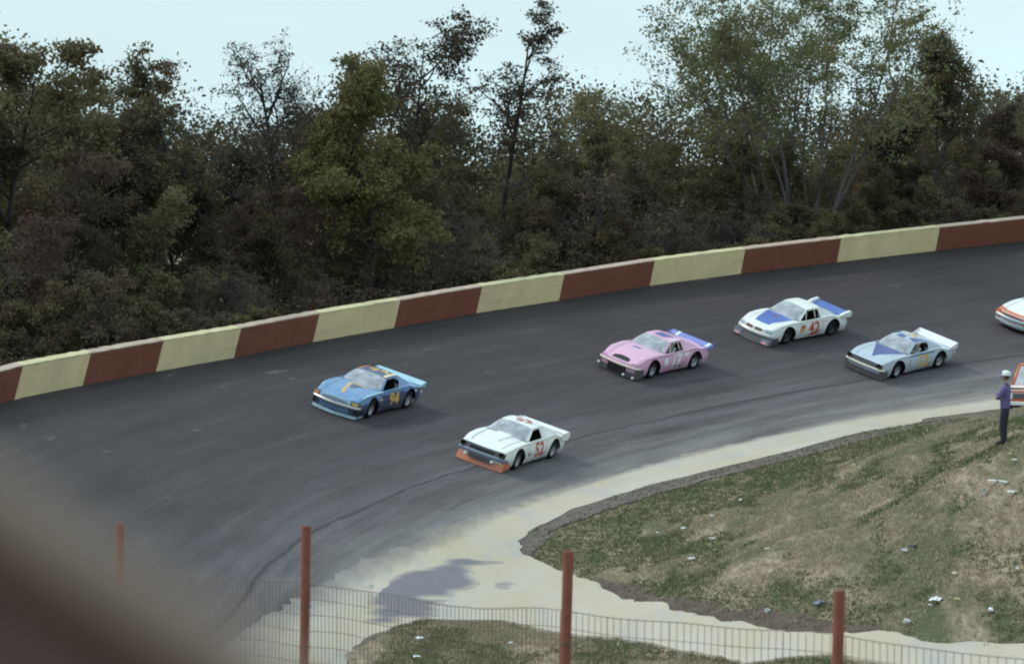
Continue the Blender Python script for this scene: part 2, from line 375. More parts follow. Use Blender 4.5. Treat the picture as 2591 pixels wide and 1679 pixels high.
def z5(pts): return [(800 + a / 2.6444, 1250 + b / 2.6444) for a, b in pts]
def M_apron(name='pale_road', under=(.15, .142, .15), d0=-.1, d1=.95, dark=None):
    m, n, l = new_mat(name); p = principled(n, l); g = n.new('ShaderNodeNewGeometry'); pos = g.outputs['Position']
    a = noise_n(n, l, mapping(n, l, pos, (.5, .18, .3)), .7, 6, .65); f = noise_n(n, l, pos, 6, 6, .7); b = noise_n(n, l, mapping(n, l, pos, (.9, .2, .3), (0, 0, R(-12))), .9, 4)
    c = mixc(n, l, mrange(n, l, a.outputs['Fac'], .38, .62), (.43, .37, .265), (.46, .425, .37))
    c = mixc(n, l, mrange(n, l, b.outputs['Fac'], .56, .70, 0, .6), c, (.33, .34, .36))
    c = mixc(n, l, mrange(n, l, f.outputs['Fac'], .45, .75, 0, .5), c, (.36, .33, .27))
    at_ = n.new('ShaderNodeAttribute'); at_.attribute_name = 'fade'; ma = n.new('ShaderNodeMath'); ma.operation = 'MULTIPLY_ADD'; e_ = noise_n(n, l, mapping(n, l, pos, (1, .35, .5)), 1.6, 7, .7)
    l.new(e_.outputs['Fac'], ma.inputs[0]); ma.inputs[1].default_value = -(d1 - d0) * 1.1; l.new(at_.outputs['Fac'], ma.inputs[2]); fd = mrange(n, l, ma.outputs[0], -(d1 - d0) * .75, (d1 - d0) * .35)
    if dark: c = mixc(n, l, fd, c, mixc(n, l, f.outputs['Fac'], dark[0], dark[1]))
    else: c = mixc(n, l, fd, under, c)
    l.new(c, p.inputs['Base Color']); p.inputs['Roughness'].default_value = .9; bump(n, l, p, f.outputs['Fac'], .3, .03); return m
def M_dirt(name, a, b):
    m, n, l = new_mat(name); p = principled(n, l); g = n.new('ShaderNodeNewGeometry')
    t = noise_n(n, l, g.outputs['Position'], 2.3, 7, .7); l.new(mixc(n, l, mrange(n, l, t.outputs['Fac'], .3, .7), a, b), p.inputs['Base Color'])
    p.inputs['Roughness'].default_value = .95; bump(n, l, p, t.outputs['Fac'], .5, .06); return m
upper = dsp([(2440,934),(2311,954),(2150,975),(2000,1008),(1850,1048),(1700,1083),(1480,1138),(1330,1185),(1240,1232),(1208,1260)])
lower = dsp([(1222,1292),(1300,1325),(1400,1365),(1560,1418),(1750,1455),(1950,1472),(2150,1490),(2450,1500)])
nearedge = [(2640,1705),(2300,1694),(1899,1679),(1821,1664),(1700,1638),(1500,1612),(1420,1603),(1329,1583),(1273,1572),(1080,1568),(951,1605),(880,1640),(870,1690),(860,1740)]
edge_w = [gp(*q, 70, 170)[:2] for q in dsp([(905,1290),(985,1252),(1055,1222),(1130,1192),(1215,1164),(1300,1138)]) + [(1500,1216),(1633,1180),(1775,1144),(1930,1108),(2078,1075),(2215,1049),(2400,1026),(2517,1005),(2640,985)]]
strw = [t2w((TC[0] - RI - .35 - .012 * (TC[1] - y) ** 2, y, cone(RI)))[:2] for y in ()]
far_r = [t2w((TC[0] + 66.5 * math.cos(t), TC[1] + 66.5 * math.sin(t), cone(RI)))[:2] for t in ()]
gpoly = [gp(*q)[:2] for q in upper + lower + nearedge]
left_close = [gp(*q)[:2] for q in ((500, 1745), (560, 1660), (640, 1590), (745, 1520), (850, 1458), (930, 1416))]
road_w = strw + edge_w + far_r + gpoly + left_close
apron_m = M_apron()
_, ROADB = drape('access_road', None, apron_m, .050, .16, world_pts=road_w, fade_to=left_close + edge_w)
# bare soil along the edges of the grass
s1 = upper + dsp([(1206,1275),(1218,1292),(1238,1284),(1284,1236),(1375,1194),(1505,1155),(1700,1100),(1850,1066),(2000,1026),(2150,990),(2330,964)])
_, DIRT1 = drape('soil_verge', s1, M_dirt('soil', (.060, .046, .044), (.175, .14, .132)), .018, .32)
s2 = dsp([(1385,1345),(1400,1375),(1560,1428),(1750,1465),(1950,1480),(2100,1494),(2100,1478),(1980,1452),(1860,1428),(1700,1412),(1560,1388),(1480,1362)])
_, DIRT2 = drape('soil_bank', s2, M_dirt('red_soil', (.045, .03, .024), (.13, .09, .07)), .018, .25)
wet = z5([(380,640),(470,585),(560,540),(640,515),(700,518),(790,500),(830,470),(920,448),(1000,430),(1080,455),(1240,460),(1170,478),(1090,490),(1040,522),(1060,560),(1095,590),(1080,625),(960,655),(900,690),(820,700),(730,700),(760,712),(880,714),(890,722),(790,760),(800,800),(740,832),(560,850),(400,880),(340,860),(370,800),(345,730)])
def M_wet():
    m, n, l = new_mat('wet_asphalt_patch'); p = principled(n, l); g = n.new('ShaderNodeNewGeometry')
    t = noise_n(n, l, g.outputs['Position'], 1.4, 6, .6); l.new(mixc(n, l, t.outputs['Fac'], (.10, .10, .125), (.20, .20, .235)), p.inputs['Base Color']); p.inputs['Roughness'].default_value = .75; return m
wet_m = M_apron('worn_asphalt', d0=-.05, d1=.30, dark=((.11, .108, .125), (.20, .195, .22)))
drape('old_asphalt', wet, wet_m, .060, .34, step=.18, grid=.22)
drape('old_asphalt', z5([(1190,610),(1240,600),(1320,600),(1330,612),(1280,622),(1300,640),(1230,645),(1195,630)]), wet_m, .060, .10, step=.15, grid=.15)

# ------------------------------------------------------------------ barrier wall: one thing, each painted section a part
def M_wall(name, c, chip):
    m, n, l = new_mat(name); p = principled(n, l); g = n.new('ShaderNodeNewGeometry')
    a = noise_n(n, l, g.outputs['Position'], .8, 6, .6); f = noise_n(n, l, g.outputs['Position'], 7, 6, .72); v = noise_n(n, l, mapping(n, l, g.outputs['Position'], (1.6, 1.6, .25)), 2.2, 5, .6)
    k = mixc(n, l, mrange(n, l, a.outputs['Fac'], .35, .65), tuple(x * .86 for x in c), c)
    k = mixc(n, l, mrange(n, l, v.outputs['Fac'], .54, .72, 0, .35), k, tuple(x * .6 for x in c))
    h = noise_n(n, l, mapping(n, l, g.outputs['Position'], (.12, .12, 3.2)), 2.4, 6, .62); k = mixc(n, l, mrange(n, l, h.outputs['Fac'], .57, .70, 0, .45), k, tuple(x * .45 + .02 for x in c))
    k = mixc(n, l, mrange(n, l, f.outputs['Fac'], .73, .79, 0, .5), k, chip)
    l.new(k, p.inputs['Base Color']); p.inputs['Roughness'].default_value = .75; p.inputs['Specular IOR Level'].default_value = .25; bump(n, l, p, f.outputs['Fac'], .25, .03); return m
wall_y = M_wall('wall_yellow', (.86, .68, .40), (.34, .28, .17)); wall_b = M_wall('wall_brown', (.235, .082, .052), (.12, .05, .035))
cap_y = M_wall('wall_cap_yellow', (.66, .60, .36), (.3, .27, .18)); cap_b = M_wall('wall_cap_brown', (.55, .42, .34), (.25, .1, .07))
WB = [(36,1012),(209,977),(394,942),(592,907),(791,867),(996.8,831),(1205,794),(1414.5,761.7),(1643,724.5),(1874.5,694),(2116.8,665),(2368,636)]
wt = []
for q in WB:
    P = on_track(*q); wt.append((math.atan2(P[1] - TC[1], P[0] - TC[0]), math.hypot(P[0] - TC[0], P[1] - TC[1])))
dth = .0665
wt = [(wt[0][0] + dth * k, wt[0][1]) for k in (3, 2, 1)] + wt + [(wt[-1][0] - dth * k, wt[-1][1]) for k in (1, 2, 3, 4)]
def wall_r(th):
    T = [a for a, _ in wt][::-1]; Rr = [b for _, b in wt][::-1]; return float(np.interp(th, T, Rr))
bank = math.atan(TANB); WH = 1.10
wall = tag(empty('barrier_wall', t2w((TC[0] + RW * math.cos(2.5), TC[1] + RW * math.sin(2.5), ZW))), 'long concrete retaining wall painted in alternating brown and pale yellow sections along the outside of the banked track', 'wall')
bpy.context.view_layer.update()
def wpt(th, out, h):
    r_ = wall_r(th); e = np.array([math.cos(th), math.sin(th), 0]); n_ = -math.sin(bank) * e + np.array([0, 0, math.cos(bank)]); o_ = math.cos(bank) * e + np.array([0, 0, math.sin(bank)])
    return Vector(t2w(np.array([TC[0], TC[1], 0]) + r_ * e + np.array([0, 0, cone(r_)]) + n_ * h + o_ * out)) - wall.location
for i in range(len(wt) - 1):
    a, b = wt[i][0] - .0002, wt[i + 1][0] + .0002; yellow = (i % 2 == 1)
    mb = MB(); N = 9; prof = [(0, -.05), (0, .6), (0, WH), (.26, WH), (.26, -.9)]
    sec = []
    for j in range(N):
        th = a + (b - a) * j / (N - 1); wob = .012 * noise.noise(Vector((th * 60, 1, 0)))
        sec.append([wpt(th, o_ + wob, h) for o_, h in prof])
    v = [q for s in sec for q in s]; m_ = len(prof)
    f = [(j*m_+k, j*m_+(k+1)%m_, (j+1)*m_+(k+1)%m_, (j+1)*m_+k) for j in range(N-1) for k in range(m_)] + [tuple(range(m_)), tuple((N-1)*m_+k for k in range(m_))[::-1]]
    mb.add(v, f); mb.build('wall_panel', wall_y if yellow else wall_b, wall)
    mb = MB(); sec = []
    for j in range(N * 3):
        th = a + (b - a) * j / (N * 3 - 1); hh = WH + .018 + .028 * (noise.noise(Vector((th * 170, i, 0)))); o0 = -.006 + .01 * noise.noise(Vector((th * 120, 3, i)))
        sec.append([wpt(th, o_, h) for o_, h in ((o0, WH - .025), (o0, hh), (.27, hh), (.27, WH - .025))])
    v = [q for s in sec for q in s]
    f = [(j*4+k, j*4+(k+1)%4, (j+1)*4+(k+1)%4, (j+1)*4+k) for j in range(N*3-1) for k in range(4)] + [(0,1,2,3), tuple((N*3-1)*4+k for k in (3,2,1,0))]
    mb.add(v, f); mb.build('wall_cap', cap_y if yellow else cap_b, wall)

# ------------------------------------------------------------------ trees beyond the wall
bark_d = M_plain('bark_dark', (.060, .050, .048), .95, .4, 3, spec=.1)
bark_p = M_plain('bark_pale', (.27, .245, .235), .95, .3, 3, spec=.1)
bark_g = M_plain('bark_grey', (.150, .130, .126), .95, .35, 3, spec=.1)
leaf_olive = M_leaf('leaf_olive', (.088, .082, .044), (.215, .195, .112), (.150, .116, .072))
leaf_yellow = M_leaf('leaf_yellow_green', (.100, .096, .042), (.255, .225, .105), (.160, .138, .068))
leaf_pale = M_leaf('leaf_pale_green', (.120, .116, .062), (.260, .235, .140), (.195, .155, .090))
leaf_lace = M_leaf('leaf_light_green', (.115, .130, .060), (.240, .245, .130), (.190, .165, .090))
leaf_brown = M_leaf('leaf_brown', (.082, .064, .050), (.190, .152, .110), (.150, .100, .076))
leaf_dark = M_leaf('leaf_dark', (.052, .048, .034), (.125, .114, .076), (.080, .064, .050))
leaf_grey = M_leaf('leaf_grey', (.085, .078, .066), (.150, .138, .112), (.120, .108, .080))
def tubes_np(br):
    """branches: list of (points, radii, sides) -> V, F arrays of quads"""
    Vs = []; Fs = []; base = 0
    for P, rad, k in br:
        P = np.asarray(P); n = len(P); d = np.gradient(P, axis=0); d /= np.linalg.norm(d, axis=1)[:, None] + 1e-9
        ref = np.array([0.31, .95, .05]) if abs(d[0, 2]) > .7 else np.array([0, 0, 1.])
        a = np.cross(d, ref); a /= np.linalg.norm(a, axis=1)[:, None] + 1e-9; b = np.cross(d, a)
        t = np.arange(k) * 2 * math.pi / k; rad = np.asarray(rad)
        ring = P[:, None] + rad[:, None, None] * (a[:, None] * np.cos(t)[None, :, None] + b[:, None] * np.sin(t)[None, :, None])
        Vs.append(ring.reshape(-1, 3)); i, j = np.meshgrid(np.arange(n - 1), np.arange(k), indexing='ij'); j2 = (j + 1) % k
        Fs.append(np.stack([i*k+j, i*k+j2, (i+1)*k+j2, (i+1)*k+j], -1).reshape(-1, 4) + base); base += n * k
    return np.concatenate(Vs), np.concatenate(Fs)
def leaves_np(C, size, rg, flat=.45):
    """one diamond-shaped leaf quad per centre"""
    n = len(C); nrm = rg.normal(size=(n, 3)); nrm[:, 2] += flat * np.sign(rg.uniform(-.3, 1, n)); nrm /= np.linalg.norm(nrm, axis=1)[:, None]
    a = np.cross(nrm, rg.normal(size=(n, 3))); a /= np.linalg.norm(a, axis=1)[:, None]; b = np.cross(nrm, a)
    s = size * rg.uniform(.55, 1.35, n)[:, None]
    V = np.stack([C - a * s, C - b * s * .55 + nrm * s * .12, C + a * s, C + b * s * .55 + nrm * s * .12], 1).reshape(-1, 3)
    return V, np.arange(4 * n).reshape(n, 4)
def grow(seed, H, spread=.5, trunk_r=.14, stems=1, lean=.08, first=.22, nb=(9, 7, 5), lens=(.42, .48, .5), up=.25, leaf_per=16, leaf_size=.10, leaf_sp=.28, clump=1.0, wood='d', leaf=None, bare=0., wob=.10, droop=0.):
    rg = np.random.default_rng(seed); br = []; tips = []
    def path(p, d, L, r0, r1, k, n, tr, wm=1.6):
        P = [p]; d = d / np.linalg.norm(d)
        for i in range(n):
            d = d + rg.normal(size=3) * wob * wm + np.array([0, 0, tr]) / n; d /= np.linalg.norm(d); P.append(P[-1] + d * L / n)
        br.append((P, np.linspace(r0, r1, n + 1), k)); return np.array(P)
    def sub(P, r0, L, lev):
        if lev >= len(nb): return
        m = nb[lev]; f0 = first if lev == 0 else .22
        for q in range(m):
            f = f0 + (1 - f0) * (q + rg.uniform(.1, .9)) / m; x = f * (len(P) - 1); i = min(int(x), len(P) - 2); p = P[i] + (P[i+1] - P[i]) * (x - i); t = P[i+1] - P[i]; t /= np.linalg.norm(t)
            s = rg.normal(size=3); s -= t * (s @ t); s /= np.linalg.norm(s) + 1e-9
            sp = spread if lev == 0 else .8
            d = t * (1 - sp * .7) + s * (sp + .25); d[2] += .12 - droop * lev
            ln = L * lens[lev] * rg.uniform(.65, 1.15) * (1.15 - .6 * (f - f0) / (1 - f0 + 1e-6) if lev == 0 else 1)
            rb = max(.008, r0 * (.5 if lev == 0 else .55) * (1 - .55 * f)); kk = 4 if lev < 1 else 3
            Q = path(p, d, ln, rb, max(.005, rb * .25), kk, 5 if lev == 0 else 4 if lev == 1 else 3, up if lev == 0 else up * .3)
            if lev == len(nb) - 1:
                for w in (.35, .7, 1.): tips.append(Q[0] + (Q[-1] - Q[0]) * w)
            else: sub(Q, rb, ln, lev + 1); tips.append(Q[-1])
    for s in range(stems):
        a = 2 * math.pi * (s + rg.uniform(0, .5)) / stems; ln = lean if stems == 1 else lean * rg.uniform(.7, 1.25)
        d = np.array([math.cos(a) * ln, math.sin(a) * ln, 1.]); p0 = np.array([math.cos(a), math.sin(a), 0]) * (trunk_r * 1.3 if stems > 1 else 0) + np.array([0, 0, -.3])
        hh = H * (1 if s == 0 else rg.uniform(.78, 1))
        tr = trunk_r if stems == 1 else trunk_r * rg.uniform(.75, 1.1)
        P = path(p0, d, hh * .96, tr, tr * .16, 6, 9, .12, .7); sub(P, tr, hh, 0); tips.append(P[-1])
    V, F = tubes_np(br); tips = np.array(tips); Z0 = V[:, 2].max()
    wm = mesh_np('trunk', V, F, {'g': bark_g, 'd': bark_d, 'p': bark_p}[wood], True)
    keep = tips[rg.uniform(size=len(tips)) > bare]
    if len(keep) == 0 or leaf is None: return wm, None, max(Z0, .1)
    rep = np.repeat(keep, leaf_per, axis=0); sc = np.repeat(rg.uniform(.6, 1.5, len(keep)) * clump, leaf_per)[:, None]
    dv_ = rg.normal(size=rep.shape); dv_ /= np.linalg.norm(dv_, axis=1)[:, None]; C = rep + dv_ * (rg.uniform(size=(len(rep), 1)) ** .5) * leaf_sp * 1.45 * sc * np.array([1, 1, .6]); C = C[C[:, 2] > .15]
    LV, LF = leaves_np(C, leaf_size, rg); return wm, mesh_np('crown', LV, LF, leaf), max(Z0, C[:, 2].max())
PROTO = {
 # name, word, list of prototypes
 'olive': [grow(100 + k, 10, .55, .15, nb=(11, 7, 4), lens=(.40, .45, .45), leaf_per=20, leaf_size=0.078, leaf_sp=.30, leaf=leaf_olive, wood='d') for k in range(3)],
 'brown': [grow(120 + k, 10, .5, .13, nb=(11, 7, 4), lens=(.36, .45, .45), leaf_per=16, leaf_size=0.074, leaf_sp=.30, leaf=leaf_brown, wood='g', bare=.25) for k in range(2)],
 'dark': [grow(140 + k, 10, .5, .15, nb=(12, 7, 4), lens=(.36, .45, .45), leaf_per=23, leaf_size=0.081, leaf_sp=.32, leaf=leaf_dark) for k in range(2)],
 'pale': [grow(160 + k, 10, .62, .13, nb=(11, 7, 4), lens=(.42, .46, .5), leaf_per=16, leaf_size=0.074, leaf_sp=.34, leaf=leaf_pale, wood='g', bare=.15) for k in range(2)],
 'bare': [grow(180 + k, 10, .5, .13, stems=1, nb=(12, 8, 5), lens=(.38, .45, .5), leaf_per=5, leaf_size=0.063, leaf_sp=.22, leaf=leaf_grey, wood='g', bare=.35, wob=.13) for k in range(3)],
 'yellow': [grow(200 + k, 10, .6, .16, nb=(13, 8, 5), lens=(.40, .45, .42), leaf_per=19, leaf_size=0.089, leaf_sp=.30, leaf=leaf_yellow) for k in range(1)],
 'small_olive': [grow(220 + k, 5, .6, .07, stems=2, lean=.2, nb=(9, 6, 4), lens=(.45, .45, .45), leaf_per=17, leaf_size=0.063, leaf_sp=.20, leaf=leaf_olive, wood='g') for k in range(2)],
 'small_brown': [grow(240 + k, 5, .6, .06, stems=2, lean=.2, nb=(9, 6, 4), lens=(.45, .45, .45), leaf_per=12, leaf_size=0.063, leaf_sp=.20, leaf=leaf_brown, wood='g', bare=.25) for k in range(2)],
 'small_bare': [grow(260 + k, 5, .75, .06, stems=3, lean=.3, nb=(9, 7, 5), lens=(.5, .5, .5), leaf_per=5, leaf_size=0.052, leaf_sp=.16, leaf=leaf_grey, wood='g', bare=.45, wob=.14, droop=.1) for k in range(3)],
 'shrub_olive': [grow(280 + k, 2.4, .8, .035, stems=4, lean=.28, first=.1, nb=(8, 6, 3), lens=(.55, .5, .5), leaf_per=14, leaf_size=0.056, leaf_sp=.13, leaf=leaf_olive, wood='g') for k in range(2)],
 'shrub_brown': [grow(300 + k, 2.4, .8, .035, stems=4, lean=.28, first=.1, nb=(8, 6, 3), lens=(.55, .5, .5), leaf_per=11, leaf_size=0.056, leaf_sp=.13, leaf=leaf_brown, wood='g', bare=.2) for k in range(2)],
 'shrub_dark': [grow(320, 2.4, .8, .035, stems=4, lean=.28, first=.1, nb=(8, 6, 3), lens=(.55, .5, .5), leaf_per=17, leaf_size=0.059, leaf_sp=.14, leaf=leaf_dark)],
}
DESC = {'olive': ('olive-green leafy tree', 'broadleaf_tree'), 'brown': ('brownish thin-leaved tree', 'broadleaf_tree'), 'dark': ('dark dense leafy tree', 'broadleaf_tree'), 'pale': ('pale green airy tree', 'broadleaf_tree'),
        'bare': ('nearly leafless grey tree', 'bare_tree'), 'yellow': ('yellow-green rounded leafy tree', 'broadleaf_tree'), 'small_olive': ('slender olive-green young tree', 'young_tree'), 'small_brown': ('slender brown-leaved young tree', 'young_tree'),
        'small_bare': ('grey twiggy bare sapling', 'bare_sapling'), 'shrub_olive': ('low olive-green shrub', 'shrub'), 'shrub_brown': ('low brown-leaved shrub', 'shrub'), 'shrub_dark': ('low dark green shrub', 'shrub')}
ORD = ['first', 'second', 'third', 'fourth', 'fifth', 'sixth', 'seventh']
def w_at(px, back):
    """a place `back` metres behind the wall, seen in column px of the picture"""
    xs_ = np.linspace(0, 1, 2); best = None
    d = ray(px, 700); lo, hi = 90., 260.
    for _ in range(40):
        m = .5 * (lo + hi); p = OFF + d * m; q = TM.T @ np.array([p[0], p[1] , CAMZ - 8.5 - CAMZ]) if False else None
        a_, b_, c_, d_ = TM[0, 0], TM[0, 1], TM[1, 0], TM[1, 1]; det = a_ * d_ - b_ * c_; zt = -9.0
        bx, by = p[0] - TM[0, 2] * zt, p[1] - TM[1, 2] * zt; xt, yt = (d_ * bx - b_ * by) / det, (-c_ * bx + a_ * by) / det
        r_ = math.hypot(xt - TC[0], yt - TC[1]) if yt > TC[1] else TC[0] - xt
        if r_ < RW + back: lo = m
        else: hi = m
    return p[0], p[1]
def to_px(P):
    d = np.asarray(P) - OFF; z = d @ fwd; return W0 / 2 + FOC * (d @ rtv) / z, H0 / 2 - FOC * (d @ upv) / z
SKYL = dsp([(-200,120),(0,110),(60,110),(130,205),(200,190),(290,170),(380,190),(450,235),(520,290),(600,285),(700,280),(760,225),(820,180),(960,190),(1050,240),(1100,305),(1140,335),(1185,290),(1235,205),(1290,180),(1350,205),(1388,300),(1430,245),(1490,190),(1570,245),(1700,255),(1850,265),(2000,255),(2080,215),(2160,150),(2230,160),(2320,235),(2380,200),(2600,170)])
WTOP = dsp([(-200,900),(0,868),(380,800),(740,735),(1120,668),(1520,610),(1950,555),(2380,510),(2600,480)])
def interp(t, x): return float(np.interp(x, [a for a, _ in t], [b for _, b in t]))
PLACED = []
def plant(kind, px, back, top_py, variant=None, wide=1.0):
    x, y = w_at(px, back); z = gz(x, y); d = (np.array([x, y, z]) - OFF) @ fwd
    bz = to_px((x, y, z))[1]; h = (bz - top_py) / FOC * d
    if h < .8: return None
    pr = PROTO[kind][random.randrange(len(PROTO[kind])) if variant is None else variant]; wm, lm, ph = pr; s = h / ph
    t = empty(DESC[kind][1], (x, y, z)); t.scale = (s * wide, s * wide, s); t.rotation_euler = (0, 0, random.uniform(0, 6.28))
    link('trunk', wm, t)
    if lm: link('crown', lm, t)
    PLACED.append((t, kind, px, back, h)); return t
ROWS = []
def row(back, frac, step, kinds, weights, jit=.35, fj=.12, x0=-140, x1=2720, wide=1.0):
    x = x0 + random.uniform(0, step * .5)
    while x < x1:
        px = x + random.uniform(-jit, jit) * step; bk = back + random.uniform(-.8, .8) * min(1.5, back * .3)
        f = max(.05, frac + random.uniform(-fj, fj)); top = interp(WTOP, px) + (interp(SKYL, px) - interp(WTOP, px)) * f
        dk = 1.9 if px < 900 else 1.0 if px < 1250 else .45; wt_ = [w * (dk if ('dark' in k or 'brown' in k) else 1 / dk if ('pale' in k or 'bare' in k) else 1) for k, w in zip(kinds, weights)]  # darker species favoured at left: the wood's shade put into leaf colour
        plant(random.choices(kinds, wt_)[0], px, bk, top, wide=wide); x += step
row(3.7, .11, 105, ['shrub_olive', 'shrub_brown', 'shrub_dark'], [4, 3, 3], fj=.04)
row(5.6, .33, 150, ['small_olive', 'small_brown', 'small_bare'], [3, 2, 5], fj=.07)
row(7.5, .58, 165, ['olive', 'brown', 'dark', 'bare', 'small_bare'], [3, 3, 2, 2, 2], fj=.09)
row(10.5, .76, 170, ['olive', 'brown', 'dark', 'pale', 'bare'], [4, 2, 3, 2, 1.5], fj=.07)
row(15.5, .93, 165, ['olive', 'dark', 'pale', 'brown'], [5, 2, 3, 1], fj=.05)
# the trees that stand out
def own(name, label, px, back, top_py, args, rot=0, wide=1.0):
    wm, lm, ph = grow(**args); x, y = w_at(px, back); z = gz(x, y); d = (np.array([x, y, z]) - OFF) @ fwd
    h = (to_px((x, y, z))[1] - top_py) / FOC * d; s = h / ph
    t = empty(name, (x, y, z)); t.scale = (s * wide, s * wide, s); t.rotation_euler = (0, 0, rot); link('trunk', wm, t)
    if lm: link('crown', lm, t)
    return tag(t, label, 'tree', 'trees in the wood behind the wall')
own('multi_stemmed_tree', 'tallest tree in the wood, many pale upright stems spreading into an airy crown', 2010, 8, -190, dict(seed=11, H=15, spread=.45, trunk_r=.105, stems=11, lean=.48, first=.46, nb=(8, 6, 4), lens=(.30, .42, .45), up=.25, leaf_per=10, leaf_size=0.074, leaf_sp=.30, leaf=leaf_lace, wood='g', bare=.38), 0, 1.0)
own('tall_tree', 'tall narrow tree with a dark bare trunk rising above the wood against the sky', 1268, 12, -5, dict(seed=23, H=14, spread=.42, trunk_r=.20, first=.45, nb=(10, 6, 4), lens=(.26, .45, .45), leaf_per=9, leaf_size=0.081, leaf_sp=.26, leaf=leaf_dark, bare=.35), .4)
own('yellowing_tree', 'bright yellow-green tree standing in front of taller grey-green branches', 965, 6.5, 130, dict(seed=37, H=11, spread=.62, trunk_r=.17, first=.3, nb=(13, 8, 5), lens=(.36, .44, .42), leaf_per=20, leaf_size=0.092, leaf_sp=.30, leaf=leaf_yellow), 1.0)
own('sparse_tree', 'tall sparse-crowned tree spreading behind the yellow-green tree', 1020, 14, 18, dict(seed=41, H=13, spread=.6, trunk_r=.17, first=.42, nb=(10, 7, 5), lens=(.36, .45, .45), leaf_per=9, leaf_size=0.081, leaf_sp=.28, leaf=leaf_dark, bare=.25), 2.0)
own('bare_tree', 'nearly bare tree with a thick dark trunk and twiggy top against the grey sky', 705, 9, 62, dict(seed=53, H=12, spread=.45, trunk_r=.22, first=.42, nb=(13, 8, 5), lens=(.28, .45, .5), leaf_per=5, leaf_size=0.063, leaf_sp=.22, leaf=leaf_grey, wood='d', bare=.4, wob=.13), .2)
own('bare_tree', 'leafless forked tree just left of the thick-trunked bare tree', 625, 11, 150, dict(seed=59, H=11, spread=.6, trunk_r=.13, stems=2, lean=.22, first=.35, nb=(9, 7, 5), lens=(.32, .48, .5), leaf_per=3, leaf_size=0.059, leaf_sp=.2, leaf=leaf_grey, wood='d', bare=.6, wob=.14), .8)
own('leafy_tree', 'leafy tree whose rounded top stands alone against the grey sky on the left', 305, 11, 105, dict(seed=61, H=12, spread=.5, trunk_r=.16, first=.4, nb=(10, 7, 4), lens=(.30, .45, .45), leaf_per=17, leaf_size=0.089, leaf_sp=.28, leaf=leaf_olive), .5)
own('leafy_tree', 'tall leafy tree cut by the left edge of the picture', 30, 9, 85, dict(seed=67, H=12, spread=.55, trunk_r=.17, first=.35, nb=(11, 7, 4), lens=(.34, .45, .45), leaf_per=19, leaf_size=0.089, leaf_sp=.30, leaf=leaf_olive), 1.5)
own('dark_tree', 'dark brown narrow tree near the right edge with dense foliage to the ground', 2515, 5, 260, dict(seed=71, H=9, spread=.5, trunk_r=.14, first=.12, nb=(13, 7, 4), lens=(.28, .45, .45), leaf_per=22, leaf_size=0.081, leaf_sp=.28, leaf=leaf_brown), 0)
own('dense_tree', 'broad dense green tree right of the pale many-stemmed tree', 2340, 11, 75, dict(seed=73, H=12, spread=.6, trunk_r=.17, first=.25, nb=(12, 8, 4), lens=(.36, .45, .45), leaf_per=20, leaf_size=0.081, leaf_sp=.30, leaf=leaf_olive), 1.0)
own('crooked_tree', 'small sparse tree with a crooked dark trunk just behind the seventh section of the wall', 1545, 3.8, 430, dict(seed=83, H=6, spread=.6, trunk_r=.13, lean=.35, first=.5, nb=(6, 6, 4), lens=(.4, .48, .5), leaf_per=6, leaf_size=0.067, leaf_sp=.2, leaf=leaf_brown, bare=.4, wob=.34), 2.6)
# a label for every remaining tree: what it is, which painted section it stands behind and how deep in the wood
PXB = [a for a, _ in WB]
byk = {}
for rec in PLACED:
    t, kind, px, back, h = rec; i = int(np.searchsorted(PXB, to_px((t.location.x, t.location.y, t.location.z))[0]))
    col = 'brown' if i % 2 == 0 else 'yellow'; o_ = ORD[i // 2] if col == 'yellow' else ORD[i // 2]
    depth = 'first row' if back < 4.65 else 'second row' if back < 6.7 else 'third row' if back < 9.1 else 'fourth row' if back < 13 else 'last row'
    byk.setdefault((kind, o_, col, depth), []).append((px, t, kind))
for (kind, o_, col, depth), L in byk.items():
    L.sort(key=lambda q: q[0]); n_ = len(L)
    for k, (px, t, _) in enumerate(L):
        lab = '%s, %s of the wood behind the %s %s wall section' % (DESC[kind][0], depth, o_, col)
        if n_ > 1: lab += (', left' if k == 0 else ', right' if k == n_ - 1 else ', middle')
        tag(t, lab, 'shrub' if kind.startswith('shrub') else 'tree', 'shrubs along the wall' if kind.startswith('shrub') else 'trees in the wood behind the wall')
# the deep wood that reads as one mass, and the low growth between the trunks
def leaf_mass(name, label, n, back0, back1, h0, h1, size, mat, skyfrac):
    px = rng.uniform(-220, 2800, n // 40); C = []
    for q in px:
        b = random.uniform(back0, back1); x, y = w_at(q, b); z = gz(x, y); d = (np.array([x, y, z]) - OFF) @ fwd
        top = interp(WTOP, q) + (interp(SKYL, q) - interp(WTOP, q)) * skyfrac; hm = (to_px((x, y, z))[1] - top) / FOC * d
        hh = random.uniform(h0, max(h0 + .2, hm if h1 is None else h1))
        C.append(np.array([x, y, z + hh]) + rng.normal(size=(40, 3)) * np.array([.8, .8, .45]))
    LV, LF = leaves_np(np.concatenate(C), size, rng); o = link(name, mesh_np(name, LV, LF, mat)); return tag(o, kind='stuff')
leaf_mass('deep_woods', '', 120000, 19, 30, .3, None, .12, leaf_dark, .94)
leaf_mass('deep_woods', '', 60000, 19, 26, 2., None, .10, leaf_olive, 1.0)
leaf_mass('undergrowth', '', 52000, 2.9, 9, .05, 2.2, .085, leaf_dark, .3)
leaf_mass('undergrowth', '', 22000, 2.7, 5, .05, 1.5, .08, leaf_brown, .3)
